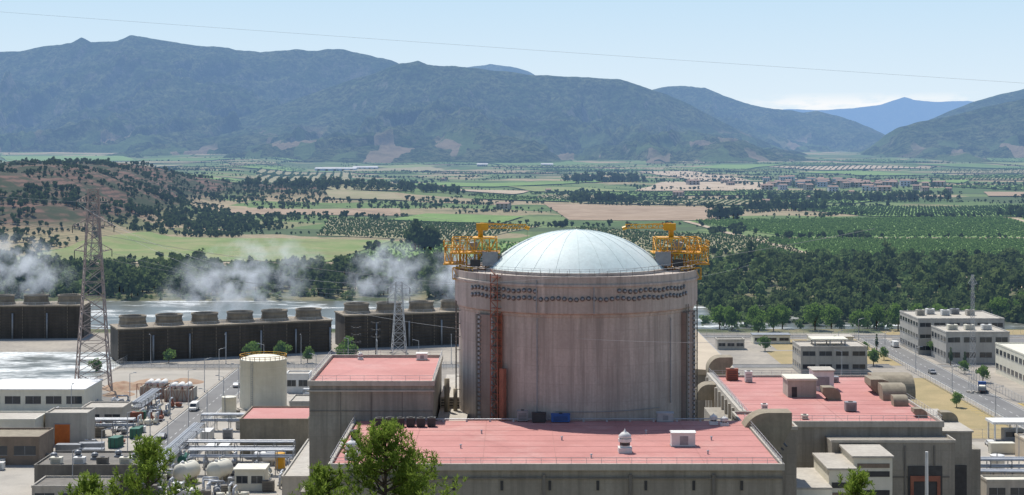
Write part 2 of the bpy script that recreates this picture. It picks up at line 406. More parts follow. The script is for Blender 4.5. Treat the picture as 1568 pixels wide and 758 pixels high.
# ------------------------------------------------------------------ mountains
def mount_mat(name, g1, g2, rock, fields=0.):
    m, nt, o, b = base(name); p = pos(nt)
    a = mixc(nt, mapr(nt, noise(nt, p, .005, 9, .78), .44, .56), g1, g2)
    a = mixc(nt, mapr(nt, noise(nt, p, .035, 5, .8), .42, .58, 0, .9), a, tuple(v*.3 for v in g1))
    g = nt.nodes.new('ShaderNodeNewGeometry'); s = nt.nodes.new('ShaderNodeSeparateXYZ'); nt.links.new(g.outputs['Normal'], s.inputs[0])
    st = math_(nt, 'MULTIPLY', mapr(nt, s.outputs[2], .78, .60), mapr(nt, noise(nt, p, .009, 7, .75), .50, .58))
    a = mixc(nt, math_(nt, 'MULTIPLY', st, .5), a, rock)
    sp = nt.nodes.new('ShaderNodeSeparateXYZ'); nt.links.new(p, sp.inputs[0])
    low = mapr(nt, sp.outputs[2], 190, 90)
    v = nt.nodes.new('ShaderNodeTexVoronoi'); v.inputs['Scale'].default_value = 1; v.distance = 'CHEBYCHEV'
    nt.links.new(pos(nt, (1/90, 1/260, 0), .3), v.inputs['Vector'])
    sc_ = nt.nodes.new('ShaderNodeSeparateColor'); nt.links.new(v.outputs['Color'], sc_.inputs[0])
    fc = mixc(nt, mapr(nt, sc_.outputs[0], .68, .70), (.12, .17, .065), (.32, .25, .17))
    fm = math_(nt, 'MULTIPLY', math_(nt, 'MULTIPLY', low, mapr(nt, sc_.outputs[1], .52, .54)), math_(nt, 'MULTIPLY', mapr(nt, noise(nt, p, .0016, 3), .42, .50), fields))
    a = mixc(nt, fm, a, fc)
    nt.links.new(a, b.inputs['Base Color']); b.inputs['Roughness'].default_value = 1; b.inputs['Specular IOR Level'].default_value = 0
    bp = nt.nodes.new('ShaderNodeBump'); bp.inputs['Strength'].default_value = 1; bp.inputs['Distance'].default_value = 45
    nt.links.new(noise(nt, p, .012, 8, .75), bp.inputs['Height']); nt.links.new(bp.outputs[0], b.inputs['Normal'])
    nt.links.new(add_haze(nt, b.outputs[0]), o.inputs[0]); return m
MM = mount_mat('mountain_forest', (.070, .105, .038), (.15, .17, .075), (.36, .31, .24), .85)
def mountain(name, prof, dr, d0, seed, amp=.35, nu=420, nv=110, power=1.35, step=None, fr=700.):
    """prof: (across, up) image pixel offsets of the ridge, one pixel being 1/2500 rad, from image centre and horizon; converted to metres at ridge distance dr"""
    pr = np.array(prof, float); xs_ = pr[:, 0]*dr/2500; zs_ = EYE+pr[:, 1]*dr/2500  # ridge offsets in image pixels, scaled out to distance dr
    x = np.linspace(xs_[0], xs_[-1], nu); t = np.linspace(0, 1.35, nv)
    T, X = np.meshgrid(t, x, indexing='ij'); Y = d0+(dr-d0)*T
    Tc = np.clip(T, 0, 1)
    wob = (fbm(X/1500, Y/1500, 3, seed+40)-.5)*500*(1-Tc)
    R = np.interp(X+wob, xs_, zs_)
    sh = Tc**power
    back = np.clip((T-1)/.35, 0, 1)
    wx = X+(fbm(X/900, Y/900, 3, seed+3)-.5)*1100+(Y-d0)*.25*math.sin(seed)
    rg = ridged(wx/fr, Y/(fr*2.3), 6, seed)
    rg2 = ridged(wx/(fr*.33)+7, Y/(fr*.7), 5, seed+5)
    env = 4*Tc*(1-Tc)*.85+.22*Tc
    env2 = np.clip(env, 0, 1)*(1-.75*np.exp(-((Tc-1)/.05)**2))
    Z = R*sh*(1-amp*1.35*env2*(1-rg))+amp*R*.75*(rg-.5)*env2+R*.20*(rg2-.5)*env2
    Z = Z+(fbm(X/120, Y/120, 4, seed+9)-.5)*50*Tc*(1-.7*np.exp(-((T-1)/.03)**2))
    Z = Z*(1-back*.8)-6*(Tc <= 0.001)-(1-Tc)**8*10
    V = np.stack([X, Y, Z], 2).reshape(-1, 3)
    i = np.arange(nv-1)[:, None]*nu+np.arange(nu-1)[None]
    F = np.stack([i, i+1, i+nu+1, i+nu], 2).reshape(-1, 4)
    obj(name, npmesh(name, V, F, [MM], smooth=True))
mountain('mountain_range', [(-1500, 90), (-1200, 120), (-1000, 140), (-900, 150), (-784, 147), (-754, 149), (-714, 157), (-674, 162), (-659, 169), (-644, 161), (-604, 165), (-584, 174), (-544, 167), (-494, 159), (-444, 153), (-384, 146), (-344, 149), (-314, 151), (-264, 154), (-224, 147), (-184, 135), (-144, 118), (-50, 90), (100, 60), (300, 10)], 10000, 6300, 11, .52, 760, 200, 1.5)
mountain('mountain_range', [(-700, -5), (-560, 12), (-450, 38), (-350, 68), (-280, 92), (-220, 112), (-172, 130), (-144, 134), (-129, 126), (-84, 125), (-24, 119), (16, 114), (66, 113), (116, 111), (166, 107), (201, 95), (236, 83), (276, 66), (316, 44), (366, 18), (416, -5), (456, -20), (520, -30)], 8600, 5900, 23, .5, 660, 190, 1.2)
mountain('mountain_peak', [(-160, 90), (-100, 112), (-84, 122), (-50, 128), (-34, 130), (6, 124), (26, 117), (90, 85), (150, 50)], 14500, 12000, 31, .2, 120, 40)
mountain('mountain_range', [(60, 40), (150, 66), (216, 92), (256, 97), (296, 94), (316, 85), (340, 76), (366, 66), (416, 57), (446, 54), (466, 57), (506, 47), (546, 32), (576, 17), (600, -2), (660, -18)], 11500, 8400, 41, .45, 340, 130)
mountain('distant_mountain_range', [(300, 35), (350, 50), (380, 56), (420, 59), (470, 57), (520, 60), (566, 66), (590, 74), (601, 78), (616, 73), (646, 70), (696, 72), (740, 68), (800, 62), (900, 50), (1100, 20)], 30000, 26000, 51, .1, 240, 40)
mountain('mountain_slope', [(540, -15), (600, 15), (640, 42), (666, 54), (706, 70), (746, 82), (784, 91), (900, 112), (1100, 130), (1400, 120)], 9800, 7400, 61, .42, 300, 100)
mountain('mountain_slope', [(490, -26), (530, -15), (556, 2), (571, 18), (590, 30), (616, 38), (666, 46), (716, 60), (760, 72), (784, 77), (900, 95), (1100, 115), (1400, 110)], 7600, 5900, 71, .5, 340, 130, 1.1)
# ------------------------------------------------------------------ fields (draped on the valley floor)
def field_mat(name, c1, c2):
    m, nt, o, b = base(name); p = pos(nt)
    a = mixc(nt, mapr(nt, noise(nt, p, .03, 5), .4, .6), c1, c2)
    a = mixc(nt, mapr(nt, noise(nt, p, .012, 5, .7), .5, .64, 0, .5), a, tuple(v*.62 for v in c2))
    a = mixc(nt, mapr(nt, noise(nt, p, .4, 4, .7), .4, .7, 0, .4), a, tuple(v*.6 for v in c1))
    nt.links.new(a, b.inputs['Base Color']); b.inputs['Roughness'].default_value = .95; b.inputs['Specular IOR Level'].default_value = .1
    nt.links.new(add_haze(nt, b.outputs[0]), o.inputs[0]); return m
F_GREEN = field_mat('field_green', (.16, .25, .07), (.20, .29, .09))
F_MID = field_mat('field_mid_green', (.12, .19, .055), (.15, .22, .07))
F_PALE = field_mat('field_pasture', (.18, .24, .08), (.27, .27, .12))
F_BROWN = field_mat('field_bare_soil', (.38, .28, .19), (.31, .22, .14))
F_VINE = field_mat('field_vineyard_soil', (.33, .28, .17), (.26, .25, .13))
F_SAND = field_mat('sandy_clearing', (.50, .40, .29), (.42, .32, .21))
def field(name, quad, mat, n=24, lift=.5):
    q = np.array(quad, float); u, v = np.meshgrid(np.linspace(0, 1, n), np.linspace(0, 1, n))
    P = (q[0]*((1-u)*(1-v))[..., None]+q[1]*(u*(1-v))[..., None]+q[2]*(u*v)[..., None]+q[3]*((1-u)*v)[..., None])
    Z = H(P[..., 0], P[..., 1])+lift
    V = np.dstack([P, Z]).reshape(-1, 3); i = np.arange(n-1)[:, None]*n+np.arange(n-1)[None]
    obj(name, npmesh(name, V, np.stack([i, i+1, i+n+1, i+n], 2).reshape(-1, 4), [mat], smooth=True))
def inq(P, quad):
    ok = np.ones(len(P), bool)
    for k in range(4):
        a = quad[k]; b = quad[(k+1) % 4]
        ok &= ((b[0]-a[0])*(P[:, 1]-a[1])-(b[1]-a[1])*(P[:, 0]-a[0])) > 0
    return ok
rng = np.random.default_rng(5)
bush = [tree(s, 2.4, 3.0, 4, 4, 1.2, .08, .7, False) for s in range(4)]
def rows(quad, ang, dr, dc, size, jit=.4, miss=.05):
    q = np.array(quad); c = q.mean(0); L = 900; n = int(L/dr); k = int(L/dc)
    a, b = np.meshgrid(np.arange(-n, n)*dr, np.arange(-k, k)*dc)
    a = a.ravel(); b = b.ravel(); ca, sa = math.cos(ang), math.sin(ang)
    P = np.stack([c[0]+a*ca-b*sa, c[1]+a*sa+b*ca], 1)+rng.normal(0, jit, (len(a), 2))
    P = P[inq(P, quad)]; P = P[rng.uniform(size=len(P)) > miss]
    return np.column_stack([P, H(P[:, 0], P[:, 1])+.3, size*rng.uniform(.75, 1.25, len(P))])
FQ = {'orch1': [(150, 1090), (640, 1090), (760, 1330), (210, 1330)],
      'orch2': [(235, 1350), (770, 1350), (950, 1680), (180, 1680)],
      'vine1': [(70, 1180), (200, 1120), (225, 1345), (60, 1560)],
      'vine2': [(-165, 1380), (-35, 1290), (30, 1600), (-190, 1700)],
      'past1': [(-340, 1075), (-120, 1060), (-95, 1310), (-300, 1350)],
      'past2': [(-110, 1065), (40, 1065), (50, 1270), (-85, 1270)],
      'brown1': [(60, 1720), (215, 1690), (250, 2050), (40, 2120)],
      'brown2': [(-300, 1750), (-120, 1760), (-130, 1900), (-330, 1860)],
      'far1': [(-520, 3300), (-330, 3300), (-440, 4500), (-700, 4500)],
      'far2': [(380, 1720), (900, 1750), (1000, 2150), (330, 2050)]}
field('orchard_field', FQ['orch1'], F_GREEN); field('orchard_field', FQ['orch2'], F_GREEN)
field('vineyard', FQ['vine1'], F_VINE); field('vineyard', FQ['vine2'], F_VINE)
field('pasture_field', FQ['past1'], F_PALE); field('pasture_field', FQ['past2'], F_GREEN)
field('ploughed_field', FQ['brown1'], F_BROWN); field('ploughed_field', FQ['brown2'], F_BROWN)
field('orchard_field', FQ['far1'], F_VINE, lift=1.5); field('orchard_field', FQ['far2'], F_GREEN, lift=1)
field('sandy_clearing', [(210, 2800), (420, 2750), (560, 3400), (330, 3500)], F_SAND, lift=1.5)
field('sandy_clearing', [(-250, 2500), (0, 2450), (30, 2750), (-330, 2700)], F_SAND, lift=1.5)
field('sandy_clearing', [(420, 3600), (560, 3500), (520, 4800), (360, 4700)], F_SAND, lift=2)
field('ploughed_field', [(700, 2400), (1150, 2350), (1250, 2650), (780, 2700)], F_BROWN, lift=1.5)
field('sandy_clearing', [(255, 850), (330, 830), (360, 930), (260, 940)], F_SAND)
field('dirt_track', [(-420, 1050), (150, 1035), (150, 1043), (-420, 1058)], F_SAND, 40, .6)
field('dirt_track', [(225, 1334), (760, 1334), (765, 1345), (225, 1345)], F_SAND, 40, .6)
field('dirt_track', [(205, 1090), (212, 1090), (182, 1680), (175, 1680)], F_SAND, 40, .7)
field('dirt_track', [(420, 1090), (425, 1090), (520, 1680), (513, 1680)], F_SAND, 40, .7)
occ = [np.array(q).mean(0) for q in FQ.values()]+[np.array(c_) for c_ in ((380, 3100), (-140, 2600), (460, 4200), (960, 2520), (640, 3150))]
orads = [300, 330, 160, 170, 150, 120, 200, 120, 500, 330, 260, 200, 500, 300, 160]
small = []; cands = 0; RR = list(zip(occ, orads))
while len(small) < 120 and cands < 7000:
    cands += 1
    y_ = 1650*math.exp(rng.uniform(0, 1.35)); x_ = rng.uniform(-.42, .46)*y_
    wx_ = rng.uniform(50, 130)*(y_/2000)**.6; wy_ = rng.uniform(60, 150)*(y_/2000)**.8; rr = math.hypot(wx_, wy_)*.75
    if x_ < -230 and y_ < 2600: continue
    if any(np.hypot(x_-c_[0], y_-c_[1]) < r_+rr for c_, r_ in RR): continue
    RR.append((np.array([x_, y_]), rr)); an_ = rng.choice([.2, -.15, .4, -.4])+rng.normal(0, .05)
    jj = rng.uniform(.8, 1.15, (4, 2))
    q = [(x_+sx*j[0]*wx_*math.cos(an_)-sy*j[1]*wy_*math.sin(an_), y_+sx*j[0]*wx_*math.sin(an_)+sy*j[1]*wy_*math.cos(an_)) for (sx, sy), j in zip(((-1, -1), (1, -1), (1, 1), (-1, 1)), jj)]
    small.append(q); FQ['s%d' % len(small)] = q
    mt = [F_GREEN, F_MID, F_PALE, F_BROWN, F_VINE, F_SAND][rng.choice(6, p=[.28, .26, .16, .1, .12, .08])]
    field('farm_field', q, mt, 12, .6+y_*.0004)
P = np.concatenate([rows(FQ['orch1'], .25, 5.2, 2.6, .66), rows(FQ['orch2'], -.5, 6.5, 3., .74), rows(FQ['past2'], .9, 9, 3.5, .7, .6, .2)])
trk = np.zeros(len(P), bool)
for q in ([(200, 1090), (217, 1090), (187, 1680), (170, 1680)], [(415, 1090), (430, 1090), (525, 1680), (508, 1680)]): trk |= inq(P[:, :2], q)
mass('orchard_trees', bush, P[~trk], [LEAF_O, BARK], rng)
RW = [rows(FQ['vine1'], .15, 7, 5, .7), rows(FQ['vine2'], .6, 8, 5.5, .8), rows(FQ['far1'], .1, 22, 16, 2.0), rows(FQ['far2'], .4, 9, 6, .95)]
for q in small[::2]:
    yy = q[0][1]; RW.append(rows(q, rng.uniform(-.7, .7), 9*(yy/2000)**.7, 7*(yy/2000)**.7, .95*(yy/2000)**.5, .5, .1))
mass('vineyard_bushes', bush, np.concatenate(RW), [leafmat('leaf_vine', (.13, .20, .06), (.07, .11, .035), .02, trans=.4), BARK], rng)
# distant trees: hedgerows and groves
far = [tree(100+s, 7, 6, 5, 5, 2.2, .08, .8, False) for s in range(5)]
PT = []
for k in range(420):
    y0 = 1050*math.exp(rng.uniform(0, 1.75)); x0 = rng.uniform(-.46, .46)*y0
    L = rng.uniform(50, 300)*(y0/2000)**.5; a = rng.choice([.3, -.25, .05, 1.3])+rng.normal(0, .15)
    n = int(L/rng.uniform(4, 9)); t = np.sort(rng.uniform(0, L, n))
    PT.append(np.stack([x0+t*math.cos(a)+rng.normal(0, 2., n), y0+t*math.sin(a)+rng.normal(0, 2., n), rng.uniform(.35, .9)*rng.uniform(.6, 1.3, n)], 1))
n = 60000
y0 = 1050*np.exp(rng.uniform(0, 1.9, n)); x0 = rng.uniform(-.5, .5, n)*y0
dn = fbm(x0/150, y0/260, 4, 77)
keep = (dn > .62)
PT.append(np.stack([x0, y0, rng.uniform(.4, 1.1, n)], 1)[keep][:6500])
# scrub on the left hill
n = 14000; x0 = rng.uniform(-1100, -230, n); y0 = rng.uniform(1130, 2300, n)
k = fbm(x0/50, y0/50, 3, 55) > (.46+.16*sm(-360, -620, x0))
PT.append(np.stack([x0, y0, rng.uniform(.2, .8, n)], 1)[k][:3800])
PT = np.concatenate(PT)
bad = np.zeros(len(PT), bool)
for q in FQ.values(): bad |= inq(PT, q)
PT = PT[~bad]
mass('distant_trees', far, np.column_stack([PT[:, :2], H(PT[:, 0], PT[:, 1])-.3, PT[:, 2]]), [LEAF_F, BARK], rng)
big = [tree(200+s, 10, 8.0, 12, 14, 1.2, .03, .85, False) for s in range(6)]
def clump(name, cx, cy, rx, ry, n, s, mats=None):
    a = rng.uniform(0, 6.28, n); r = np.sqrt(rng.uniform(0, 1, n)); x = cx+rx*r*np.cos(a); y = cy+ry*r*np.sin(a)
    mass(name, big, np.column_stack([x, y, H(x, y)-.3, s*rng.uniform(.7, 1.25, n)]), mats or [LEAF_F, BARK], rng)
clump('grove', 640, 1740, 130, 22, 110, 1.2); clump('grove', 330, 1950, 60, 20, 40, 1.2)
clump('grove', 120, 2180, 45, 20, 35, 1.3); clump('grove', -66, 1180, 8, 6, 8, 1.9)
clump('grove', 225, 1715, 18, 10, 14, 1.4); clump('grove', 190, 3400, 90, 40, 60, 1.8)
clump('grove', 480, 2300, 150, 40, 90, 1.2); clump('grove', 860, 1730, 120, 26, 90, 1.2)
clump('grove', -220, 2300, 160, 90, 150, 1.1); clump('grove', -300, 1520, 60, 110, 110, .75)
# riverside woods
def band(n, xr, yr, dens_seed, lo, s0, s1, slope=0):
    x = rng.uniform(*xr, n); y = rng.uniform(*yr, n)+slope*x
    k = fbm(x/28, y/40, 3, dens_seed) > lo
    return np.column_stack([x[k], y[k], H(x[k], y[k])-.6, rng.uniform(s0, s1, k.sum())*rng.choice([.65, 1, 1, 1.2], k.sum())])
P = np.concatenate([band(800, (-360, 20), (812, 970), 3, .34, .75, 1.4), band(160, (-300, 0), (960, 1030), 4, .5, .5, .95),
                    band(1150, (70, 560), (800, 1020), 6, .34, .7, 1.4), band(160, (20, 460), (1010, 1070), 7, .45, .5, .9),
                    band(380, (90, 250), (705, 800), 9, .38, .5, 1.1)])
mass('riverside_trees', big, P, [LEAF_R, BARK], rng)
P = np.concatenate([band(480, (80, 360), (675, 840), 13, .42, .35, .9), band(90, (-330, -60), (806, 822), 14, .3, .25, .5), band(130, (300, 520), (720, 850), 15, .5, .4, .9), band(260, (70, 540), (850, 1010), 16, .45, .8, 1.35), band(90, (-340, 0), (820, 960), 17, .45, .7, 1.2)])
mass('riverside_shrubs', big, P, [LEAF_RB, BARK], rng)
# ------------------------------------------------------------------ river
def water_mat(name, lo, hi):
    m, nt, o, b = base(name); p = pos(nt, (1, 2.2, 1))
    n = noise(nt, p, .028, 6, .68)
    f = mapr(nt, n, lo, hi)
    n2 = mapr(nt, noise(nt, p, .35, 5, .7), .3, .6)
    f = math_(nt, 'MULTIPLY', f, n2)
    col = mixc(nt, f, (.11, .12, .10), (.80, .82, .80))
    nt.links.new(col, b.inputs['Base Color'])
    r = mapr(nt, f, 0, 1, .3, .9); nt.links.new(r, b.inputs['Roughness'])
    bp = nt.nodes.new('ShaderNodeBump'); bp.inputs['Strength'].default_value = .6; bp.inputs['Distance'].default_value = .3
    nt.links.new(noise(nt, pos(nt), .8, 4), bp.inputs['Height']); nt.links.new(bp.outputs[0], b.inputs['Normal'])
    nt.links.new(b.outputs[0], o.inputs[0]); return m
rect('river', -900, 676, 900, 808, -1.0, water_mat('river_water', .52, .64))
rect('canal_water', -320, 524, -135.5, 602, -.5, water_mat('foaming_canal_water', .42, .56))
# ------------------------------------------------------------------ containment building
CX, CY = 11.8, 302.0
g = G('nuclear_containment_building')
w = g('wall', CONT)
w.rev([(21.6, 0), (21.6, 45.6), (21.75, 45.7), (21.75, 46.1), (22.35, 46.4), (22.35, 50.9), (22.6, 51.0), (22.6, 51.35), (22.35, 51.45), (22.35, 52.7), (22.0, 52.7), (22.0, 52.35), (16.9, 52.35), (16.9, 52.9), (16.4, 52.9)], CX, CY, 128, True)
w.sm = [False]*len(w.sm)
d = g('dome', DOME)
Rs = 23.0
a0 = math.asin(16.45/Rs); pr = [(Rs*math.sin(a0*(1-i/18)), 52.85+Rs*math.cos(a0*(1-i/18))-Rs*math.cos(a0)) for i in range(19)]
pr[-1] = (.01, pr[-1][1]); d.rev(pr, CX, CY, 96, True)
seam = g('dome_seams', M('dome_seam', (.52, .60, .58), None, .5, .7))
for k in range(24):
    a = 2*math.pi*k/24
    q = [(CX+r*math.cos(a), CY+r*math.sin(a), z+.02) for r, z in pr]
    for p0, p1 in zip(q[:-1], q[1:]): seam.tube(p0, p1, .025, 4)
def cyp(ang, r, z): return (CX+r*math.sin(ang), CY-r*math.cos(ang), z)
ws = g('buttresses', CONS)
for ang, wd in ((-.82, 5.2), (1.12, 4.6), (3.1, 5.)):
    c = cyp(ang, 21.6, 22.8); ws.obox(c, (wd, 1.5, 45.4), ang)
    for sgn in (-1, 1):
        rb = g('buttress_ribs', COND)
        c2 = (c[0]+sgn*(wd/2-.3)*math.cos(ang), c[1]+sgn*(wd/2-.3)*math.sin(ang), 22.8); rb.obox(c2, (.5, 1.9, 45.3), ang)
    for k in range(26):
        for sgn in (-1, 1):
            z = 25+k*.8; cc = (c[0]+sgn*(wd/2-.9)*math.cos(ang)+.85*math.sin(ang), c[1]+sgn*(wd/2-.9)*math.sin(ang)-.85*math.cos(ang), z)
            g('buttress_anchors', GREY).obox(cc, (.5, .3, .45), ang)
an = g('tendon_anchors', ANCH); af = g('anchor_caps', GREY)
def anchor(ang, z):
    an.tube(cyp(ang, 22.2, z), cyp(ang, 22.5, z), .42, 8); af.tube(cyp(ang, 22.4, z), cyp(ang, 22.62, z), .22, 8)
a = -1.0
while a < 1.06:
    anchor(a, 48.9+.12*math.sin(a*26)); a += .046
for lo, hi in ((-1.0, -.32), (.30, 1.0)):
    a = lo
    while a < hi: anchor(a, 50.15+.12*math.sin(a*26)); a += .046
rl = g('roof_railing', GALV)
pts = [cyp(2*math.pi*i/60, 22.15, 52.7) for i in range(61)]; rl.rail(pts, 1.0, 2.5, .04)
pts = [cyp(2*math.pi*i/60, 16.8, 52.9) for i in range(61)]; rl.rail(pts, .7, 2.5, .03, False)
lt = g('stair_tower', RUST)
ang = -.70; c = cyp(ang, 22.6, 0)
for sx in (-.8, .8):
    for sy in (-.6, .6):
        px_, py_ = c[0]+sx*math.cos(ang)-sy*math.sin(ang), c[1]+sx*math.sin(ang)+sy*math.cos(ang)
        lt.tube((px_, py_, 27), (px_, py_, 52.9), .11, 4)
for k in range(19):
    z = 28+k*1.35
    lt.obox((c[0], c[1], z), (1.7, 1.3, .08), ang)
    s_ = 1 if k % 2 else -1
    lt.tube((c[0]-.8*s_*math.cos(ang)+.65*math.sin(ang), c[1]-.8*s_*math.sin(ang)-.65*math.cos(ang), z), (c[0]+.8*s_*math.cos(ang)+.65*math.sin(ang), c[1]+.8*s_*math.sin(ang)-.65*math.cos(ang), z+1.35), .08, 4)
lt.obox((c[0]+.6*math.sin(-ang), c[1]+.5, 37), (1.5, .1, 18), ang)
lt.obox((c[0]+1.5*math.cos(ang), c[1]+1.5*math.sin(ang), 32), (1.0, .8, 9), ang)
ld = g('ladders', COND)
for ang in (-1.38, 1.36, 1.05):
    for z in np.arange(26, 46, .9): ld.tube(cyp(ang-.02, 22.4, z), cyp(ang+.02, 22.4, z), .08, 4)
    ld.tube(cyp(ang-.022, 22.4, 25), cyp(ang-.022, 22.4, 47), .09, 4); ld.tube(cyp(ang+.022, 22.4, 25), cyp(ang+.022, 22.4, 47), .09, 4)
    for z in np.arange(26, 47, 2.4): ld.tube(cyp(ang, 22.4, z), cyp(ang, 21.6, z), .08, 4)
pp = g('wall_pipes', GREY)
for ang, z0, z1 in ((-.35, 25, 45.4), (-.345, 46.5, 52), (.83, 30, 45), (.1, 46.4, 51)):
    pp.tube(cyp(ang, 21.85 if z1 < 46 else 22.5, z0), cyp(ang, 21.85 if z1 < 46 else 22.5, z1), .11, 6)
for k in range(30):
    a0_ = -.2+k*.03; pp.tube(cyp(a0_, 21.75, 29.5), cyp(a0_+.03, 21.75, 29.5), .08, 4)
g.done()
def crane(name, m):
    """maintenance gantry on the rim; m = +1 on the right-hand side, -1 mirrored"""
    g = G(name); y = g('steel_frame', YEL); X = lambda v: CX+m*v
    def tb(x0, y0, z0, x1, y1, z1, n=4, w=.1): y.tbox(min(X(x0), X(x1)), y0, z0, max(X(x0), X(x1)), y1, z1, n, w)
    tb(14.6, 298.5, 55.6, 22.8, 305.5, 58.2, 6, .13); tb(15.6, 299.5, 52.9, 20.2, 304.5, 55.6, 3, .14)
    tb(20.8, 299, 53.6, 24.2, 305, 56.6, 3, .1)
    y.box(min(X(14), X(23.2)), 298.2, 55.45, max(X(14), X(23.2)), 305.8, 55.6)
    y.box(min(X(20.4), X(24.4)), 298.8, 53.4, max(X(20.4), X(24.4)), 305.2, 53.55)
    y.box(min(X(15), X(19)), 299.2, 58.2, max(X(15), X(19)), 304.8, 58.35)
    y.rail([(X(14), 298.2, 55.6), (X(24), 298.2, 55.6), (X(24), 305.8, 55.6)], 1.1, 1.2, .06)
    y.rail([(X(20.4), 298.8, 56.7), (X(24.4), 298.8, 56.7), (X(24.4), 305.2, 56.7)], 1., 1., .05)
    y.tube((X(17.6), 301.5, 58), (X(17.6), 301.5, 60.6), .5, 8)
    tb(9.2, 301.1, 60.0, 18.2, 301.9, 60.7, 9, .09)
    y.box(min(X(16.2), X(18.4)), 300.8, 59.6, max(X(16.2), X(18.4)), 302.2, 60.9)
    y.tube((X(9.4), 301.5, 60.2), (X(8.6), 301.5, 59.9), .35, 6); y.tube((X(17.6), 301.5, 61), (X(12), 301.5, 60.7), .07, 4)
    for sx in (15.2, 18, 21.4): y.tube((X(sx), 299, 52.6), (X(sx), 299, 55.6), .18, 4); y.tube((X(sx), 305, 52.6), (X(sx), 305, 55.6), .18, 4)
    tb(19, 296.5, 51.0, 22.6, 298.2, 53.0, 3, .08)
    for k in range(5): y.tube((X(20+k*.8), 298.5, 53.6), (X(20.6+k*.8), 298.5, 55.5), .08, 4)
    y.box(min(X(19), X(22.6)), 296.4, 50.9, max(X(19), X(22.6)), 298.3, 51)
    c = g('machinery_cabin', GREY); c.box(min(X(14.4), X(17.2)), 297.6, 53.3, max(X(14.4), X(17.2)), 299.0, 55.8)
    c.box(min(X(18.2), X(19.6)), 300, 56, max(X(18.2), X(19.6)), 303, 57.4)
    dk = g('motor', DARK); dk.box(min(X(17.6), X(19.4)), 297.4, 53.2, max(X(17.6), X(19.4)), 298.4, 54.4); dk.tube((X(9), 301.5, 59.9), (X(9), 301.5, 55.6), .03, 4)
    if m > 0:
        y.tbox(X(9)-.5, 301, 54.2, X(9)+.5, 302, 55.5, 1, .09); y.box(X(9)-.5, 301, 54.2, X(9)+.5, 302, 54.5)
    g.done()
crane('maintenance_crane', -1); crane('maintenance_crane', 1)
# ------------------------------------------------------------------ front auxiliary building
def parapet(mb, x0, y0, x1, y1, z, h=.7, t=.45, sides='NSEW'):
    if 'S' in sides: mb.box(x0, y0, z, x1, y0+t, z+h)
    if 'N' in sides: mb.box(x0, y1-t, z, x1, y1, z+h)
    if 'W' in sides: mb.box(x0, y0+t+.003, z, x0+t, y1-t-.003, z+h)
    if 'E' in sides: mb.box(x1-t, y0+t+.003, z, x1, y1-t-.003, z+h)
g = G('auxiliary_building')
w = g('walls', CONC)
w.box(-26.9, 241.6, 0, 40, 281, 27.2)
r = g('roof', RED); r.box(-26.4, 242, 27.2, 39.6, 280.6, 27.95)
p = g('parapet', CONL); parapet(p, -27.2, 241.2, 40.3, 281, 27.205, .95, .5, 'SWE')
rb = g('wall_ribs', COND)
for x in (-14.5, 4.5, 17.3, 29.6): rb.box(x, 241.25, 0, x+.45, 241.6, 26.6)
rb.box(-26.9, 241.3, 25.9, 40, 241.6, 26.15)
sr = g('wall_slots', DARK)
for k in range(9): sr.box(-23+k*7.1, 241.45, 24.2, -22.6+k*7.1, 241.6, 25.6)
rr = g('roof_seams', M('roof_seam', (.44, .20, .175), None, .4, .8))
for k in range(1, 8): rr.box(-26.3, 242+k*4.8, 27.95, 39.5, 242.07+k*4.8, 27.975)
for k in range(1, 6): rr.box(-26.4+k*11, 242.1, 27.976, -26.33+k*11, 280.5, 27.99)
ra = g('railing', GALV); ra.rail([(-26.9, 281, 28.15), (-26.9, 241.5, 28.15), (40, 241.5, 28.15), (40, 281, 28.15)], .9, 2.2, .035)
g.done()
def hood(name, cx, cy, z, wx, r, h0=.6, rz=0, mat=HOOD):
    """quarter-round concrete air intake: curved back, open front"""
    g = G(name, (cx, cy, z), rz); m = g('shell', mat)
    n = 10; outer = [(-r+r*(1-math.cos(i/n*math.pi/2)), h0+r*math.sin(i/n*math.pi/2)) for i in range(n+1)]
    prof = [(-r, 0)]+outer+[(r*.9, h0+r), (r*.9, h0+r*.45), (r*.25, 0)]
    m.ext(prof, -wx/2, wx/2)
    k = g('louvre', DARK)
    for i in range(4): k.box(-wx/2+.2, r*.28+i*.13*r, .25+i*.14*r, wx/2-.2, r*.34+i*.13*r+.05, .35+i*.14*r)
    return g.done()
def vent(cx, cy, z, r, h, mat=WHITE):
    g = G('roof_ventilator', (cx, cy, z)); m = g('body', mat)
    m.box(-r, -r, 0, r, r, h*.22); m.cyl(0, 0, h*.22, h*.62, r*.72); m.cyl(0, 0, h*.45, h*.58, r*.98, r*.98); m.rev([(r*.9, h*.62), (r*.95, h*.7), (r*.5, h*.82), (r*.2, h*.86), (.02, h)], 0, 0, 18)
    b = g('grille', DARK); b.cyl(0, 0, h*.30, h*.42, r*.76)
    for k in range(8): m.box(r*.7*math.cos(k*.785)-.04, r*.7*math.sin(k*.785)-.04, h*.22, r*.7*math.cos(k*.785)+.04, r*.7*math.sin(k*.785)+.04, h*.62)
    g.done()
vent(17.4, 251.6, 27.95, 1.05, 3.7); vent(-24.2, 246.5, 27.95, 1.0, 3.2); vent(34.2, 277, 27.95, .7, 1.9); vent(35.9, 276, 27.95, .7, 1.7)
vent(-23.2, 250.5, 27.95, .7, 1.6)
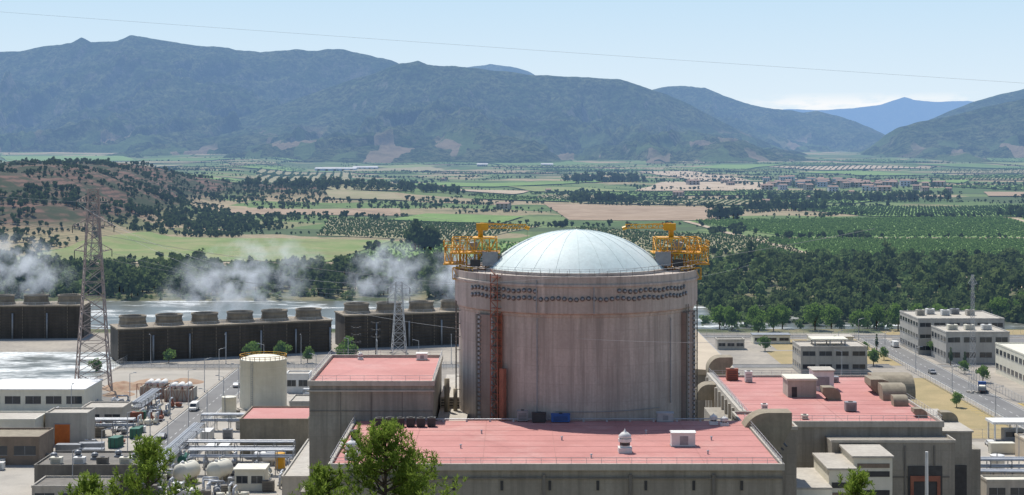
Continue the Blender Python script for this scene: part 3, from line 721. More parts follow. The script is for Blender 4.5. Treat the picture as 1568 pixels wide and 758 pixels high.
def acbox(name, cx, cy, z, sx, sy, sz, mat=GREY, rz=0):
    g = G(name, (cx, cy, z), rz); m = g('casing', mat)
    m.box(-sx/2, -sy/2, .15, sx/2, sy/2, sz); m.box(-sx/2-.06, -sy/2-.06, sz, sx/2+.06, sy/2+.06, sz+.08)
    f = g('feet_and_grille', DARK)
    for a in (-1, 1): f.box(a*sx*.4-.08, -sy/2+.1, 0, a*sx*.4+.08, sy/2-.1, .147)
    for i in range(5): f.box(-sx*.38, -sy/2-.03, .35+i*(sz-.6)/5, sx*.38, -sy/2+.002, .35+(i+.3)*(sz-.6)/5)
    f.cyl(0, 0, sz+.08, sz+.2, min(sx, sy)*.3); g.done()
for k in range(6): acbox('air_conditioning_unit', -22.3+k*1.75, 274.5+.3*(k % 2), 27.95, 1.35, 1.3, 1.45, DARK)
def plainbox(name, cx, cy, z, sx, sy, sz, mat=WHITE):
    g = G(name, (cx, cy, z)); m = g('casing', mat); m.box(-sx/2, -sy/2, .12, sx/2, sy/2, sz)
    m.ext([(-sy/2-.12, sz), (sy/2+.12, sz), (sy/2+.12, sz+.12), (0, sz+.3), (-sy/2-.12, sz+.12)], -sx/2-.12, sx/2+.12)
    f = g('base_and_hatch', GREY); f.box(-sx/2-.1, -sy/2-.1, 0, sx/2+.1, sy/2+.1, .117); f.box(-sx*.15, -sy/2-.03, .3, sx*.2, -sy/2-.002, sz*.8); g.done()
plainbox('roof_equipment_box', 26.9, 257.2, 27.95, 3.7, 2.2, 2.1, WHITE); plainbox('roof_equipment_box', 26.2, 280, 27.95, 2.7, 1.5, 1.4, GALV)
acbox('roof_equipment_box', 4.6, 279, 27.95, 2.4, 1.3, 1.6, DARK); acbox('roof_equipment_box', 8.3, 279, 27.95, 3.2, 1.0, 1.4, BLUE); acbox('roof_equipment_box', 1.8, 280, 27.95, 1.8, 1., 1.8, GREY)
acbox('roof_equipment_box', -25.2, 262, 27.95, 1.2, 1.6, 1.5, DARK)
for x, y in ((8, 262), (30, 250), (22, 268), (-8, 255), (32, 262), (12, 247), (-5, 268)):
    g = G('roof_drain_vent', (x, y, 27.95)); m = g('pipe', GALV); m.cyl(0, 0, 0, .5, .12); m.cyl(0, 0, .5, .62, .22, .16); g.done()
g = G('roof_pipe'); m = g('pipe', GALV)
m.tube((-16, 279.5, 28.4), (36, 279.8, 28.4), .1, 6)
for k in range(14): m.box(-15.9+k*4, 279.4, 27.95, -15.6+k*4, 279.9, 28.3)
g.done()
# ------------------------------------------------------------------ fuel building (left)
g = G('fuel_building')
w = g('walls', CONC); w.box(-34.8, 280.3, 0, -13.6, 315.5, 34.0)
w.box(-36.2, 279.4, 0, -34.803, 284, 16)
g('roof', RED).box(-34.4, 280.7, 34.0, -14.0, 315.1, 34.3)
p = g('parapet', CONL); parapet(p, -35.1, 280, -13.3, 315.8, 34.003, .85, .5)
p.box(-35.1, 279.95, 33.0, -13.3, 280.3, 33.25)
ra = g('railing', GALV); ra.rail([(-34.9, 280.2, 34.85), (-13.5, 280.2, 34.85), (-13.5, 315.6, 34.85), (-34.9, 315.6, 34.85), (-34.9, 280.2, 34.85)], .9, 2.2, .035)
s = g('wall_grooves', COND)
for x in (-29.5, -24.2, -18.9): s.box(x, 280.22, 0, x+.12, 280.3, 33)
s.box(-34.8, 280.2, 29.6, -13.6, 280.3, 29.75)
g.done()
plainbox('roof_equipment_box', -17.2, 312, 34.3, 2.0, 1.4, 1.2, WHITE)
vent(-29, 312.5, 34.3, .5, 1.6)
# link structure between fuel building and containment
g = G('link_building'); w = g('walls', CONL); w.box(-13.2, 300, 0, -9.5, 330, 29); w.box(-13.2, 284, 0, -8, 300, 27)
k = g('stacks', HOOD); k.tube((-11.8, 296, 27), (-11.8, 296, 33), .5, 10); k.tube((-10.3, 297, 27), (-10.3, 297, 31), .4, 10)
q = g('window_bands', DARK)
for i in range(3): q.box(-13.0, 299.9, 27.4+i*.5, -9.7, 299.997, 27.6+i*.5)
g.done()
# ------------------------------------------------------------------ right auxiliary building (red roof)
g = G('control_building')
w = g('walls', CONC); w.box(46.2, 313, 0, 82.5, 376, 21.3)
w.box(82.503, 318, 0, 89.6, 345, 19.4); w.box(89.603, 324, 0, 93, 345, 15.0)
w.box(60, 306, 0, 83, 312.997, 19.6)
w.box(40.6, 284, 0, 49.5, 300, 25.8)
w.box(40.6, 300.003, 0, 46.0, 345, 20)
g('roof', RED).box(46.6, 313.4, 21.3, 82.1, 375.6, 22.0)
g('annex_roofs', RED).box(41, 284.4, 25.803, 49.1, 299.6, 25.9)
p = g('parapet', CONL); parapet(p, 45.9, 312.7, 82.8, 376.3, 21.303, 1.15, .5); parapet(p, 40.4, 283.8, 49.7, 300.2, 25.803, .6, .4)
parapet(p, 59.8, 305.8, 83.2, 312.6, 19.603, .5, .3, 'SE'); p.box(82.803, 317.8, 19.4, 89.9, 345, 19.7)
rb = g('wall_ribs', COND)
for x in (62.5, 68, 73.5, 79): rb.box(x, 305.8, 0, x+.3, 305.997, 19)
rb.box(62, 305.85, 13, 82, 305.998, 13.3)
dk = g('openings', DARK); dk.box(74.2, 305.75, 9.0, 80.6, 305.99, 15.2); dk.box(84.2, 317.7, 6, 88.5, 317.99, 13)
o_ = g('door_frames', RUST); o_.box(74.6, 305.6, 12.4, 80.2, 305.74, 13.4); o_.box(74.6, 305.6, 9.2, 75.2, 305.74, 12.39); o_.box(79.6, 305.6, 9.2, 80.2, 305.74, 12.39)
ra = g('railing', GALV); ra.rail([(46.2, 376, 22.5), (46.2, 313, 22.5), (82.5, 313, 22.5), (82.5, 376, 22.5), (46.2, 376, 22.5)], 1.0, 2.2, .04)
rs = g('roof_seams', bpy.data.materials['roof_seam'])
for k in range(1, 11): rs.box(46.7, 313+k*5.7, 22.0, 82, 313.08+k*5.7, 22.025)
rs.box(64, 313.5, 22.026, 64.08, 375.5, 22.04)
g.done()
# low sloping wall beside it
g = G('intake_wall'); w = g('wall', CONL)
w.box(44.3, 318, 0, 45.6, 372, 23.6)
for k in range(10): w.box(43.8, 320+k*5.4, 0, 44.297, 320.8+k*5.4, 23.0)
g('railing', GALV).rail([(44.9, 318, 23.6), (44.9, 372, 23.6)], 1, 2, .04); g.done()
hood('concrete_air_intake', 43.0, 276, 22.6, 4.4, 4.4, 3.4, math.radians(-90))
hood('concrete_air_intake', 48.5, 381, 22.4, 5, 3.0, 0.8, math.radians(-90)); hood('concrete_air_intake', 42.8, 357, 20, 5, 2.6, .8, math.radians(-90))
hood('concrete_air_intake', 66.8, 343, 22, 3.2, 2.0, .7, math.radians(90)); hood('concrete_air_intake', 79, 352, 22, 6.2, 2.6, .7, math.radians(90))
hood('concrete_air_intake', 80, 343.5, 22, 5, 2.6, .5, 0); hood('concrete_air_intake', 79.5, 335, 22, 3, 1.6, .4, 0)
hood('concrete_air_intake', 88, 330, 19.4, 3, 1.8, .4, math.radians(90)); hood('concrete_air_intake', 80, 321, 22, 2.5, 1.4, .3, math.radians(90))
hood('concrete_air_intake', 85, 366, 19, 9, 4, 1.0, 0)
g = G('rooftop_stair_house'); w = g('walls', CONL); w.box(58.4, 345.5, 22, 64.4, 352, 25.6); g('roof', CREAM).box(58.1, 345.2, 25.6, 64.7, 352.3, 26); g('door', DARK).box(59.2, 345.42, 22.1, 60.3, 345.5, 24.2); g.done()
g = G('rooftop_stair_house'); w = g('walls', WHITE); w.box(65.6, 355, 22, 70, 360.5, 26.2); g('roof', CONL).box(65.3, 354.7, 26.2, 70.3, 360.8, 26.5); g('louvre', GREY).box(66.2, 354.9, 23, 69, 354.998, 25); g.done()
acbox('air_conditioning_unit', 67.9, 327.5, 22, 2.2, 1.6, 1.8, GREY); acbox('air_conditioning_unit', 53.3, 368, 22, 1.6, 1.4, 2.4, WHITE); acbox('air_conditioning_unit', 50, 371, 22, 2.6, 1.8, 2.6, RUST)
acbox('air_conditioning_unit', 72, 368, 22, 3, 2, 1.2, GREY); acbox('air_conditioning_unit', 51, 330, 22, 1.2, 1.2, 1, WHITE); acbox('roof_equipment_box', 57, 318, 22, 1.2, 1.2, .8, CREAM)
# stepped white annex
g = G('stepped_annex_building'); w = g('walls', CREAM)
w.box(47.5, 288, 0, 56.5, 305.7, 14.6); w.box(56.503, 291, 0, 61.5, 305.7, 17.4); w.box(61.503, 294, 0, 68.5, 305.7, 19.0)
t = g('roof_tiers', CONL); t.box(47.3, 287.8, 14.6, 56.5, 305.7, 14.95); t.box(56.2, 290.8, 17.4, 61.5, 305.7, 17.75); t.box(61.2, 293.8, 19.0, 68.8, 305.7, 19.35)
k = g('bands', DARK)
k.box(49, 287.93, 11.6, 55.5, 287.998, 12.6); k.box(57, 290.93, 14.2, 61, 290.998, 15.2); k.box(62.2, 293.93, 15.6, 68, 293.998, 16.6); k.box(62.2, 293.93, 12.2, 68, 293.998, 13.2)
b = g('brown_panels', BRICKC); b.box(57, 290.92, 11.5, 61, 290.997, 13.4); b.box(62.2, 293.92, 17.2, 68, 293.997, 18); g.done()
g = G('lower_annex_roof_block'); w = g('walls', CONL); w.box(50.5, 283, 0, 58.5, 287.7, 11.8); g('roof', WHITE).box(50.3, 282.8, 11.8, 58.7, 287.7, 12.1); g.done()
g = G('vent_stack_pole', (76.2, 300, 0)); m = g('pole', WHITE); m.cyl(0, 0, 0, 19, .38, .28, 14); m.cyl(0, 0, 0, 9, .55, .55, 14); g('collars', GREY).cyl(0, 0, 9, 9.4, .6, .6, 14); g.done()
# turbine hall behind
g = G('turbine_hall'); w = g('walls', CONC); w.box(20, 386, 0, 53, 494, 21.2)
g('roof', TAN).exty([(19.6, 21.2), (53.4, 21.2), (53.4, 21.9), (36, 23.0), (19.6, 21.9)], 385.6, 494.4)
g('gutter', GREY).box(53.403, 385.6, 21.2, 53.8, 494.4, 21.7); g.done()
# ------------------------------------------------------------------ roads & yards
def road(name, x0, y0, x1, y1, lines='y', dash=True):
    g = G(name); g('asphalt', ASPH).box(x0, y0, -.3, x1, y1, .02)
    k = g('kerbs', CONL); l = g('markings', LINE)
    if lines == 'y':
        k.box(x0-.25, y0, -.3, x0, y1, .14); k.box(x1, y0, -.3, x1+.25, y1, .14)
        xm = (x0+x1)/2; y = y0
        while y < y1-3: l.box(xm-.08, y, .02, xm+.08, y+2.6, .026); y += 6
        l.box(x0+.4, y0, .02, x0+.52, y1, .026); l.box(x1-.52, y0, .02, x1-.4, y1, .026)
    else:
        k.box(x0, y0-.25, -.3, x1, y0, .14); k.box(x0, y1, -.3, x1, y1+.25, .14)
        ym = (y0+y1)/2; x = x0
        while x < x1-3: l.box(x, ym-.08, .02, x+2.6, ym+.08, .026); x += 6
    g.done()
road('road', -93, 330, -83, 552); road('road', -134, 554, 130, 563, 'x'); road('road', 136, 400, 146, 640)
road('road', 60, 642, 300, 650, 'x')
road('road', 146.3, 556, 260, 562, 'x')
rect('yard', -134, 350, -94, 548, .006, PALE); rect('yard', -82, 345, -38, 548, .006, PALE)
rect('dry_grass', 93, 560, 134, 600, .010, DRY); rect('dry_grass', 118, 420, 134, 530, .010, DRY); rect('dry_grass', 148, 400, 185, 470, .010, DRY); rect('dry_grass', 98, 603, 134, 636, .010, DRY)
rect('parking_lot', 95, 480, 117, 556, .012, ASPH); rect('yard', 94, 340, 134, 415, .008, PALE); rect('yard', 148.5, 565, 240, 640, .010, ASPH); rect('dry_grass', 150, 652, 330, 670, .012, DRY)
g = G('crosswalk'); m = g('stripes', YLINE)
for k in range(9): m.box(148+k*.9, 468, .02, 148.5+k*.9, 478, .03)
for k in range(12): m.box(130.5, 440+k*4, .016, 133.6, 440.3+k*4, .03)
g.done()
# ------------------------------------------------------------------ cooling towers
def cooling(name, p0, p1, depth, h, n, r=5.0, sh=4.6):
    p0 = Vector(p0); p1 = Vector(p1); L = (p1-p0).length; a = math.atan2(p1.y-p0.y, p1.x-p0.x)
    g = G(name, (p0.x, p0.y, 0), a); m = g('louvred_walls', COOL)
    m.box(0, .5, 0, L, depth, h)
    f = g('frame', COOLT)
    for k in range(int(L/8.6)+1): f.box(k*8.6, .3, 0, k*8.6+.16, .497, h)
    for k in range(9): m.box(0, .1, 1.2+k*1.2, L, .498, 1.3+k*1.2+.2)
    f.box(-.3, 0, h, L+.3, depth+.3, h+.5)
    ra = g('railing', GALV); ra.rail([(0, .3, h+.5), (L, .3, h+.5)], 1.1, 3, .05)
    s = g('fan_stacks', COOLT)
    for k in range(n):
        cx = L*(k+.5)/n; cy = depth/2
        s.rev([(r*1.08, h+.5), (r*.95, h+.5+sh*.35), (r*.93, h+.5+sh*.7), (r, h+.5+sh), (r*.93, h+.5+sh), (r*.88, h+1)], cx, cy, 28)
        for q in range(2): s.rev([(r*.97, h+1.9+q*1.5), (r*1.0, h+1.95+q*1.5), (r*1.0, h+2.05+q*1.5), (r*.97, h+2.1+q*1.5)], cx, cy, 28)
        fb = g('fan_blades', DARK)
        for q in range(5): fb.obox((cx+r*.4*math.cos(q*1.257), cy+r*.4*math.sin(q*1.257), h+2.4), (r*.8, .7, .1), q*1.257)
        fb.cyl(cx, cy, h+.5, h+2.9, .6)
    pr_ = g('pipe_risers', GREY)
    for k in range(n): pr_.tube((L*(k+.98)/n-.5, -.3, 0), (L*(k+.98)/n-.5, -.3, h*.8), .35, 8)
    g.done()
cooling('cooling_tower_cells', (-137, 568, 0), (-66, 598, 0), 17, 11.2, 6, 4.9, 3.6)
cooling('cooling_tower_cells', (-62, 606, 0), (10, 630, 0), 17, 12, 6, 4.9, 3.6)
cooling('cooling_tower_cells', (-260, 632, 0), (-168, 640, 0), 17, 12.5, 7, 4.9, 3.4)
# steam
def steam(cx, cy, cz, rx, ry, rz_, dens, seed, tilt=0):
    m = bpy.data.materials.new('steam'); m.use_nodes = True; nt = m.node_tree; nt.nodes.clear()
    o = nt.nodes.new('ShaderNodeOutputMaterial'); v = nt.nodes.new('ShaderNodeVolumePrincipled')
    v.inputs['Color'].default_value = (.98, .99, 1, 1); v.inputs['Anisotropy'].default_value = .2
    tc = nt.nodes.new('ShaderNodeTexCoord'); l = nt.nodes.new('ShaderNodeVectorMath'); l.operation = 'LENGTH'; nt.links.new(tc.outputs['Object'], l.inputs[0])
    fall = mapr(nt, l.outputs['Value'], .25, 1., 1., 0.)
    mp = nt.nodes.new('ShaderNodeMapping'); mp.inputs['Location'].default_value = (seed*7.1, seed*3.3, seed); mp.inputs['Scale'].default_value = (rx/9, ry/9, rz_/9)
    nt.links.new(tc.outputs['Object'], mp.inputs['Vector'])
    n = noise(nt, mp.outputs[0], 1.25, 3, .62)
    d_ = math_(nt, 'MULTIPLY', math_(nt, 'MULTIPLY', mapr(nt, n, .44, .68), fall), dens)
    nt.links.new(d_, v.inputs['Density']); nt.links.new(v.outputs[0], o.inputs['Volume'])
    v.inputs['Emission Color'].default_value = (.75, .85, 1, 1); nt.links.new(math_(nt, 'MULTIPLY', d_, .26), v.inputs['Emission Strength'])  # faint glow added to stand in for light scattered repeatedly inside the steam
    mb = MB(); mb.rev([(math.sin(math.pi*i/12)+1e-3, -math.cos(math.pi*i/12)) for i in range(13)], 0, 0, 24)
    me = bpy.data.meshes.new('steam_plume'); me.from_pydata(mb.v, [], mb.f); me.materials.append(m)
    ob = obj('steam_plume', me, (cx, cy, cz)); ob.scale = (rx, ry, rz_); ob.rotation_euler = (0, tilt, 0)
steam(-100, 602, 26, 34, 8, 16, .22, 1, -.25); steam(-47, 622, 26, 18, 8, 15, .24, 2, -.2); steam(-22, 634, 26, 12, 7, 14, .26, 3); steam(-195, 650, 27, 24, 8, 14, .20, 4, .2)
# ------------------------------------------------------------------ pylons
def pylon(name, x, y, h, bw, tw, arms, mat, rz=0, bays=11, w=.16):
    g = G(name, (x, y, 0), rz); m = g('lattice', mat)
    def hw(z):
        t = z/h; return bw/2*(1-t)**1.25+tw/2*(1-(1-t)**1.25)
    zs = [h*(1-(1-i/bays)**1.35) for i in range(bays+1)]
    for a, b in zip(zs[:-1], zs[1:]):
        A = hw(a); B = hw(b); q = [(-1, -1), (1, -1), (1, 1), (-1, 1)]
        for i in range(4):
            p = q[i]; n = q[(i+1) % 4]
            m.tube((p[0]*A, p[1]*A, a), (p[0]*B, p[1]*B, b), w, 4)
            m.tube((p[0]*A, p[1]*A, a), (n[0]*B, n[1]*B, b), w*.6, 4); m.tube((n[0]*A, n[1]*A, a), (p[0]*B, p[1]*B, b), w*.6, 4)
            m.tube((p[0]*B, p[1]*B, b), (n[0]*B, n[1]*B, b), w*.6, 4)
    for z, L in arms:
        A = hw(z)
        for s in (-1, 1):
            for yy in (-A, A): m.tube((s*A, yy, z), (s*L, 0, z+.4), w*.7, 4); m.tube((s*A, yy, z+2.2), (s*L, 0, z+.4), w*.6, 4)
            for k in range(1, 4):
                t = k/4; m.tube((s*(A+(L-A)*t), -A*(1-t), z+.4*t), (s*(A+(L-A)*t), A*(1-t), z+2.2*(1-t)+.4*t), w*.4, 4)
            ins = g('insulators', GLASS); ins.tube((s*L, 0, z+.3), (s*L, 0, z-1.8), .14, 6)
    b = g('footings', CONL)
    for p in ((-1, -1), (1, -1), (1, 1), (-1, 1)): b.box(p[0]*bw/2-.5, p[1]*bw/2-.5, -.4, p[0]*bw/2+.5, p[1]*bw/2+.5, .5)
    g.done()
pylon('electricity_pylon', -128.5, 501, 62, 10.5, 3.0, [(58, 5), (50.5, 6.2), (43, 5.6)], PYL, .35, 16, .2)
pylon('electricity_pylon', -41, 592, 26, 5.2, 2.2, [(23.5, 4), (20, 4)], GALV, .2, 9, .14)
pylon('lattice_mast', 140.5, 498, 36, 1.8, .6, [(33, 1.6)], GALV, .3, 22, .045)
pylon('electricity_pylon', -240, 940, 42, 7, 1.6, [(38, 4.5), (32, 5)], PYL, .1, 10, .15)
def wire(name, p0, p1, sag, r=.03, n=40, mat=None):
    g = G(name); m = g('cable', mat or GALV); p0 = Vector(p0); p1 = Vector(p1); prev = None
    for i in range(n+1):
        t = i/n; p = p0.lerp(p1, t); p.z -= sag*4*t*(1-t)
        if prev is not None: m.tube(prev, p, r, 4)
        prev = p
    g.done()
WIRE = M('cable_grey', (.55, .53, .50), None, 1, .5)
wire('power_line_cable', (-110, 215, 96), (110, 195, 79.5), .4, .015, mat=WIRE)
wire('power_line_cable', (-133, 501, 57.5), (40, 180, 66), 14, .03, mat=WIRE); wire('power_line_cable', (-123, 501, 50), (60, 200, 52), 12, .03, mat=WIRE)
wire('power_line_cable', (-134, 501, 50), (-320, 470, 78), 3, .04, mat=WIRE); wire('power_line_cable', (-123, 501, 57.5), (-320, 440, 84), 3, .04, mat=WIRE)
wire('power_line_cable', (-200, 300, 96), (-10, 330, 60), 4, .03, mat=WIRE); wire('power_line_cable', (-133, 501, 42.5), (-45, 592, 23), 3, .05, mat=WIRE)
wire('power_line_cable', (-123, 501, 42.5), (-37, 592, 20), 3, .05, mat=WIRE); wire('power_line_cable', (-60, 240, 62), (90, 620, 30), 8, .035, mat=WIRE)
# ------------------------------------------------------------------ left yard
def tank(name, x, y, r, h, mat=CREAM, rail=True, dome=.08, rmat=None):
    g = G(name, (x, y, 0)); m = g('shell', mat); m.rev([(r, 0), (r, h), (r*1.015, h), (r*1.015, h+.15), (r*.98, h+.2), (r*.6, h+r*dome*1.7), (.02, h+r*dome*2.2)], 0, 0, 40)
    for k in range(1, int(h/2.4)+1): m.rev([(r, k*2.4-.04), (r+.03, k*2.4), (r, k*2.4+.04)], 0, 0, 40)
    g('base', CONL).cyl(0, 0, -.2, .3, r*1.12, n=32)
    l = g('ladder', GREY); a = -1.9
    for s in (-.04, .04): l.tube(((r+.3)*math.cos(a+s), (r+.3)*math.sin(a+s), 0), ((r+.3)*math.cos(a+s), (r+.3)*math.sin(a+s), h+1), .06, 4)
    for k in range(int(h/.6)): l.tube(((r+.3)*math.cos(a-.04), (r+.3)*math.sin(a-.04), k*.6), ((r+.3)*math.cos(a+.04), (r+.3)*math.sin(a+.04), k*.6), .04, 4)
    if rail: g('railing', rmat or YEL).rail([(r*math.cos(i*math.pi/14), r*math.sin(i*math.pi/14), h+.15) for i in range(29)], 1.1, 2, .09)
    g.done()
tank('storage_tank', -71.6, 470, 6.7, 14)
def bldg(name, x0, y0, x1, y1, h, wall=CONL, roof=CONL, win=0, door=None, storeys=1, par=True, winx=False, roofh=.3):
    g = G(name); g('walls', wall).box(x0, y0, 0, x1, y1, h); g('roof', roof).box(x0+.3 if par else x0-.3, y0+.3 if par else y0-.3, h, x1-.3 if par else x1+.3, y1-.3 if par else y1+.3, h+.12 if par else h+roofh)
    if par: parapet(g('parapet', wall), x0-.1, y0-.1, x1+.1, y1+.1, h+.003, .5, .3)
    for s in range(storeys):
        zb = h/storeys*s+h/storeys*.38; zt = h/storeys*s+h/storeys*.72
        for k in range(win):
            a = x0+(x1-x0)*(k+.12)/win; b = x0+(x1-x0)*(k+.88)/win
            g('windows', GLASS).box(a, y0-.04, zb, b, y0+.05, zt); f = g('window_frames', GREY)
            f.box(a-.1, y0-.10, zb-.12, b+.1, y0-.002, zb-.002); f.box((a+b)/2-.05, y0-.08, zb, (a+b)/2+.05, y0-.042, zt)
        if winx:
            n = max(2, int((y1-y0)/4))
            for k in range(n):
                a = y0+(y1-y0)*(k+.15)/n; b = y0+(y1-y0)*(k+.85)/n
                g('side_windows', GLASS).box(x0-.04, a, zb, x0+.05, b, zt); g('side_sills', GREY).box(x0-.12, a-.1, zb-.12, x0-.003, b+.1, zb-.002)
    if door:
        cx, dm = door; g('door', dm).box(cx-1.9, y0-.09, 0, cx+1.9, y0-.01, min(5.2, h*.68)); g('door_frame', GREY).box(cx-2.1, y0-.12, min(5.2, h*.68)+.002, cx+2.1, y0-.003, min(5.2, h*.68)+.25)
    g.done()
bldg('warehouse_shed', -150, 462, -121, 482, 6.2, CREAM, WHITE, 5, par=False)
bldg('workshop_building', -117.5, 411, -107, 419, 7.6, CONL, CONL, 0, (-113.2, ORANGE))
bldg('workshop_building', -131, 404, -118, 416, 7.2, CREAM, CONL, 3)
bldg('pump_house', -125, 385, -111.5, 397, 6.2, BRICKC, HOOD, 2)
bldg('electrical_building', -66, 396, -49.5, 415, 8.6, HOOD, RED, 0, None)
bldg('gatehouse', -69, 498, -62, 505, 5.4, WHITE, CONL, 2); bldg('gatehouse', -60, 520, -50, 528, 4, CONL, CONL, 3)
bldg('service_building', -103, 352, -80, 368, 6, COND, COND, 0); bldg('service_building', -100, 340, -84, 350, 4, CONL, COND, 3)
bldg('service_building', -46.5, 330, -38, 372, 8, CONL, CONL, 0); bldg('pump_house', -60.5, 356, -54, 362, 4.5, CREAM, CREAM, 2, par=False)
bldg('service_building', -115, 436, -104, 446, 5, CONL, CONL, 2); bldg('service_building', -60, 440, -45, 452, 6, CONL, CONL, 3)
# containment basins with tanks
for bx, by in ((-111, 487), (-102.5, 481)):
    g = G('bunded_tank_basin'); m = g('basin_walls', CONL); parapet(m, bx, by, bx+8, by+9, 0, 3.4, .4); g('floor', COND).box(bx+.4, by+.4, 0, bx+7.6, by+8.6, .2)
    t = g('tanks', WHITE)
    for k in range(3): t.tube((bx+1.9+k*2.1, by+1.4, 4), (bx+1.9+k*2.1, by+7.5, 4), .85, 14)
    sdl = g('saddles', GREY)
    for k in range(3):
        for yy in (2.5, 6.2): sdl.box(bx+1.5+k*2.1, by+yy, .2, bx+2.3+k*2.1, by+yy+.3, 3.2)
    sc2 = g('scaffold', RUST); sc2.tbox(bx-.8, by-.9, 0, bx+8.6, by-.2, 4.4, 6, .06); g.done()
def htank(name, x, y, z, r, L, mat, rz=0):
    g = G(name, (x, y, z), rz); m = g('shell', mat)
    n = 20; prof = [(.02, -L/2-r*.45), (r*.6, -L/2-r*.33), (r*.92, -L/2-r*.12), (r, -L/2), (r, L/2), (r*.92, L/2+r*.12), (r*.6, L/2+r*.33), (.02, L/2+r*.45)]
    vs = []
    for i in range(n):
        a = 2*math.pi*i/n
        for rr, q in prof: vs.append((q, rr*math.cos(a), r+.8+rr*math.sin(a)))
    k = len(prof); m.add(vs, [(i*k+q, ((i+1) % n)*k+q, ((i+1) % n)*k+q+1, i*k+q+1) for i in range(n) for q in range(k-1)], True)
    s = g('saddles', CONL)
    for a in (-L*.3, L*.3): s.box(a-.2, -r*.8, 0, a+.2, r*.8, r*.55+.5)
    p = g('piping', GALV); p.tube((0, 0, 2*r+.7), (0, 0, 2*r+1.6), .15, 8); p.tube((0, 0, 2*r+1.5), (L*.4, 0, 2*r+1.5), .12, 6); p.cyl(-L*.3, 0, 2*r+.7, 2*r+1.1, .35)
    g.done()
htank('pressure_vessel', -72.5, 364, 0, 2.0, 5, CREAM, 1.2); htank('pressure_vessel', -65.5, 366, 0, 2.0, 5, CREAM, 1.2)
htank('pressure_vessel', -58, 385, 0, 1.2, 5, WHITE, .0); htank('pressure_vessel', -77, 383, 0, 1.1, 4, GREEN, 1.57)
def container(x, y, rz, mat, L=6.1):
    g = G('shipping_container', (x, y, 0), rz); m = g('shell', mat); m.box(-L/2, -1.2, .1, L/2, 1.2, 2.6)
    for k in range(int(L/.4)): m.box(-L/2+.1+k*.4, -1.25, .25, -L/2+.28+k*.4, -1.2, 2.45); m.box(-L/2+.1+k*.4, 1.2, .25, -L/2+.28+k*.4, 1.25, 2.45)
    d = g('door_bars', DARK); d.box(-L/2-.05, -.6, .3, -L/2-.003, -.5, 2.4); d.box(-L/2-.05, .5, .3, -L/2-.003, .6, 2.4); d.box(-L/2, -1.2, 0, L/2, 1.2, .097); g.done()
for x, y, a, m_, L in ((-73, 398, 1.57, WHITE, 6), (-70, 398, 1.57, WHITE, 6), (-61, 394, 0, WHITE, 4), (-103, 400, .1, GREY, 6), (-99, 408, 1.4, GREEN, 4), (-108, 398, 0, GREY, 6), (-97, 421, 1.57, GREEN, 3.5), (-128, 446, 0, WHITE, 6), (-124, 428, .2, CREAM, 6), (-100.5, 392, 0, GREY, 5), (-78, 418, 1.57, WHITE, 6), (-56, 428, 0, GREY, 6), (120, 400, 0, CREAM, 6), (128, 372, 1.57, GREY, 6), (-44, 490, 0, WHITE, 6), (-104, 446, .5, RUST, 6)):
    container(x, y, a, m_, L)
def pump(x, y, rz, mat):
    g = G('pump_skid', (x, y, 0), rz); b = g('base_frame', GREY); b.box(-2, -.8, 0, 2, .8, .25)
    m = g('motor_and_pump', mat); m.tube((-1.6, 0, .95), (.1, 0, .95), .6, 12); m.tube((.1, 0, .95), (.6, 0, .95), .2, 8); m.tube((.6, 0, .95), (1.5, 0, .95), .7, 12); m.tube((1.1, 0, .95), (1.1, 0, 2.8), .25, 8); m.box(-1.3, -.6, .25, -.4, .6, .7)
    p = g('discharge_pipe', GALV); p.tube((1.1, 0, 2.8), (1.1, 3.2, 2.8), .25, 8); p.tube((1.1, 3.2, 2.8), (1.1, 3.2, 0), .25, 8); g.done()
for i in range(34):
    x = random.uniform(-80, -48); y = random.uniform(345, 392)
    pump(x, y, random.choice([0, 1.57, 3.14]), random.choice([CREAM, GREY, CREAM, GALV, WHITE]))
for i in range(30): pump(random.uniform(-128, -96), random.uniform(420, 478), random.choice([0, 1.57, 3.14]), random.choice([CREAM, GREY, RUST, GALV, WHITE]))
def rack(x0, y0, x1, y1, h=5, lv=2, n=6, pm=GALV):
    g = G('pipe_rack'); f = g('frame', GREY); p = g('pipes', pm)
    L = math.hypot(x1-x0, y1-y0); ux, uy = (x1-x0)/L, (y1-y0)/L; nx, ny = -uy, ux
    for k in range(n+1):
        t = k/n; cx = x0+(x1-x0)*t; cy = y0+(y1-y0)*t
        for s in (-1.5, 1.5): f.tube((cx+nx*s, cy+ny*s, 0), (cx+nx*s, cy+ny*s, h), .13, 4)
        for q in range(lv): z = h-q*1.5; f.tube((cx-nx*1.5, cy-ny*1.5, z), (cx+nx*1.5, cy+ny*1.5, z), .12, 4)
    for q in range(lv):
        for o_ in (-1.2, -.7, -.1, .5, 1.1): z = h-q*1.5+.3; p.tube((x0+nx*o_, y0+ny*o_, z), (x1+nx*o_, y1+ny*o_, z), random.uniform(.12, .28), 7)
    g.done()
rack(-79, 350, -79, 412); rack(-80, 390, -52, 390, 4.4); rack(-74, 374, -50, 374, 5.4); rack(-130, 424, -98, 424, 4); rack(-104, 452, -104, 478, 4); rack(-60, 470, -40, 470, 5); rack(96, 352, 135, 350, 5, 2, 8); rack(95, 357, 132, 357, 6.5, 2, 8); rack(-52, 420, -52, 520, 5, 2, 12)
rack(-82, 432, -60, 432, 4)
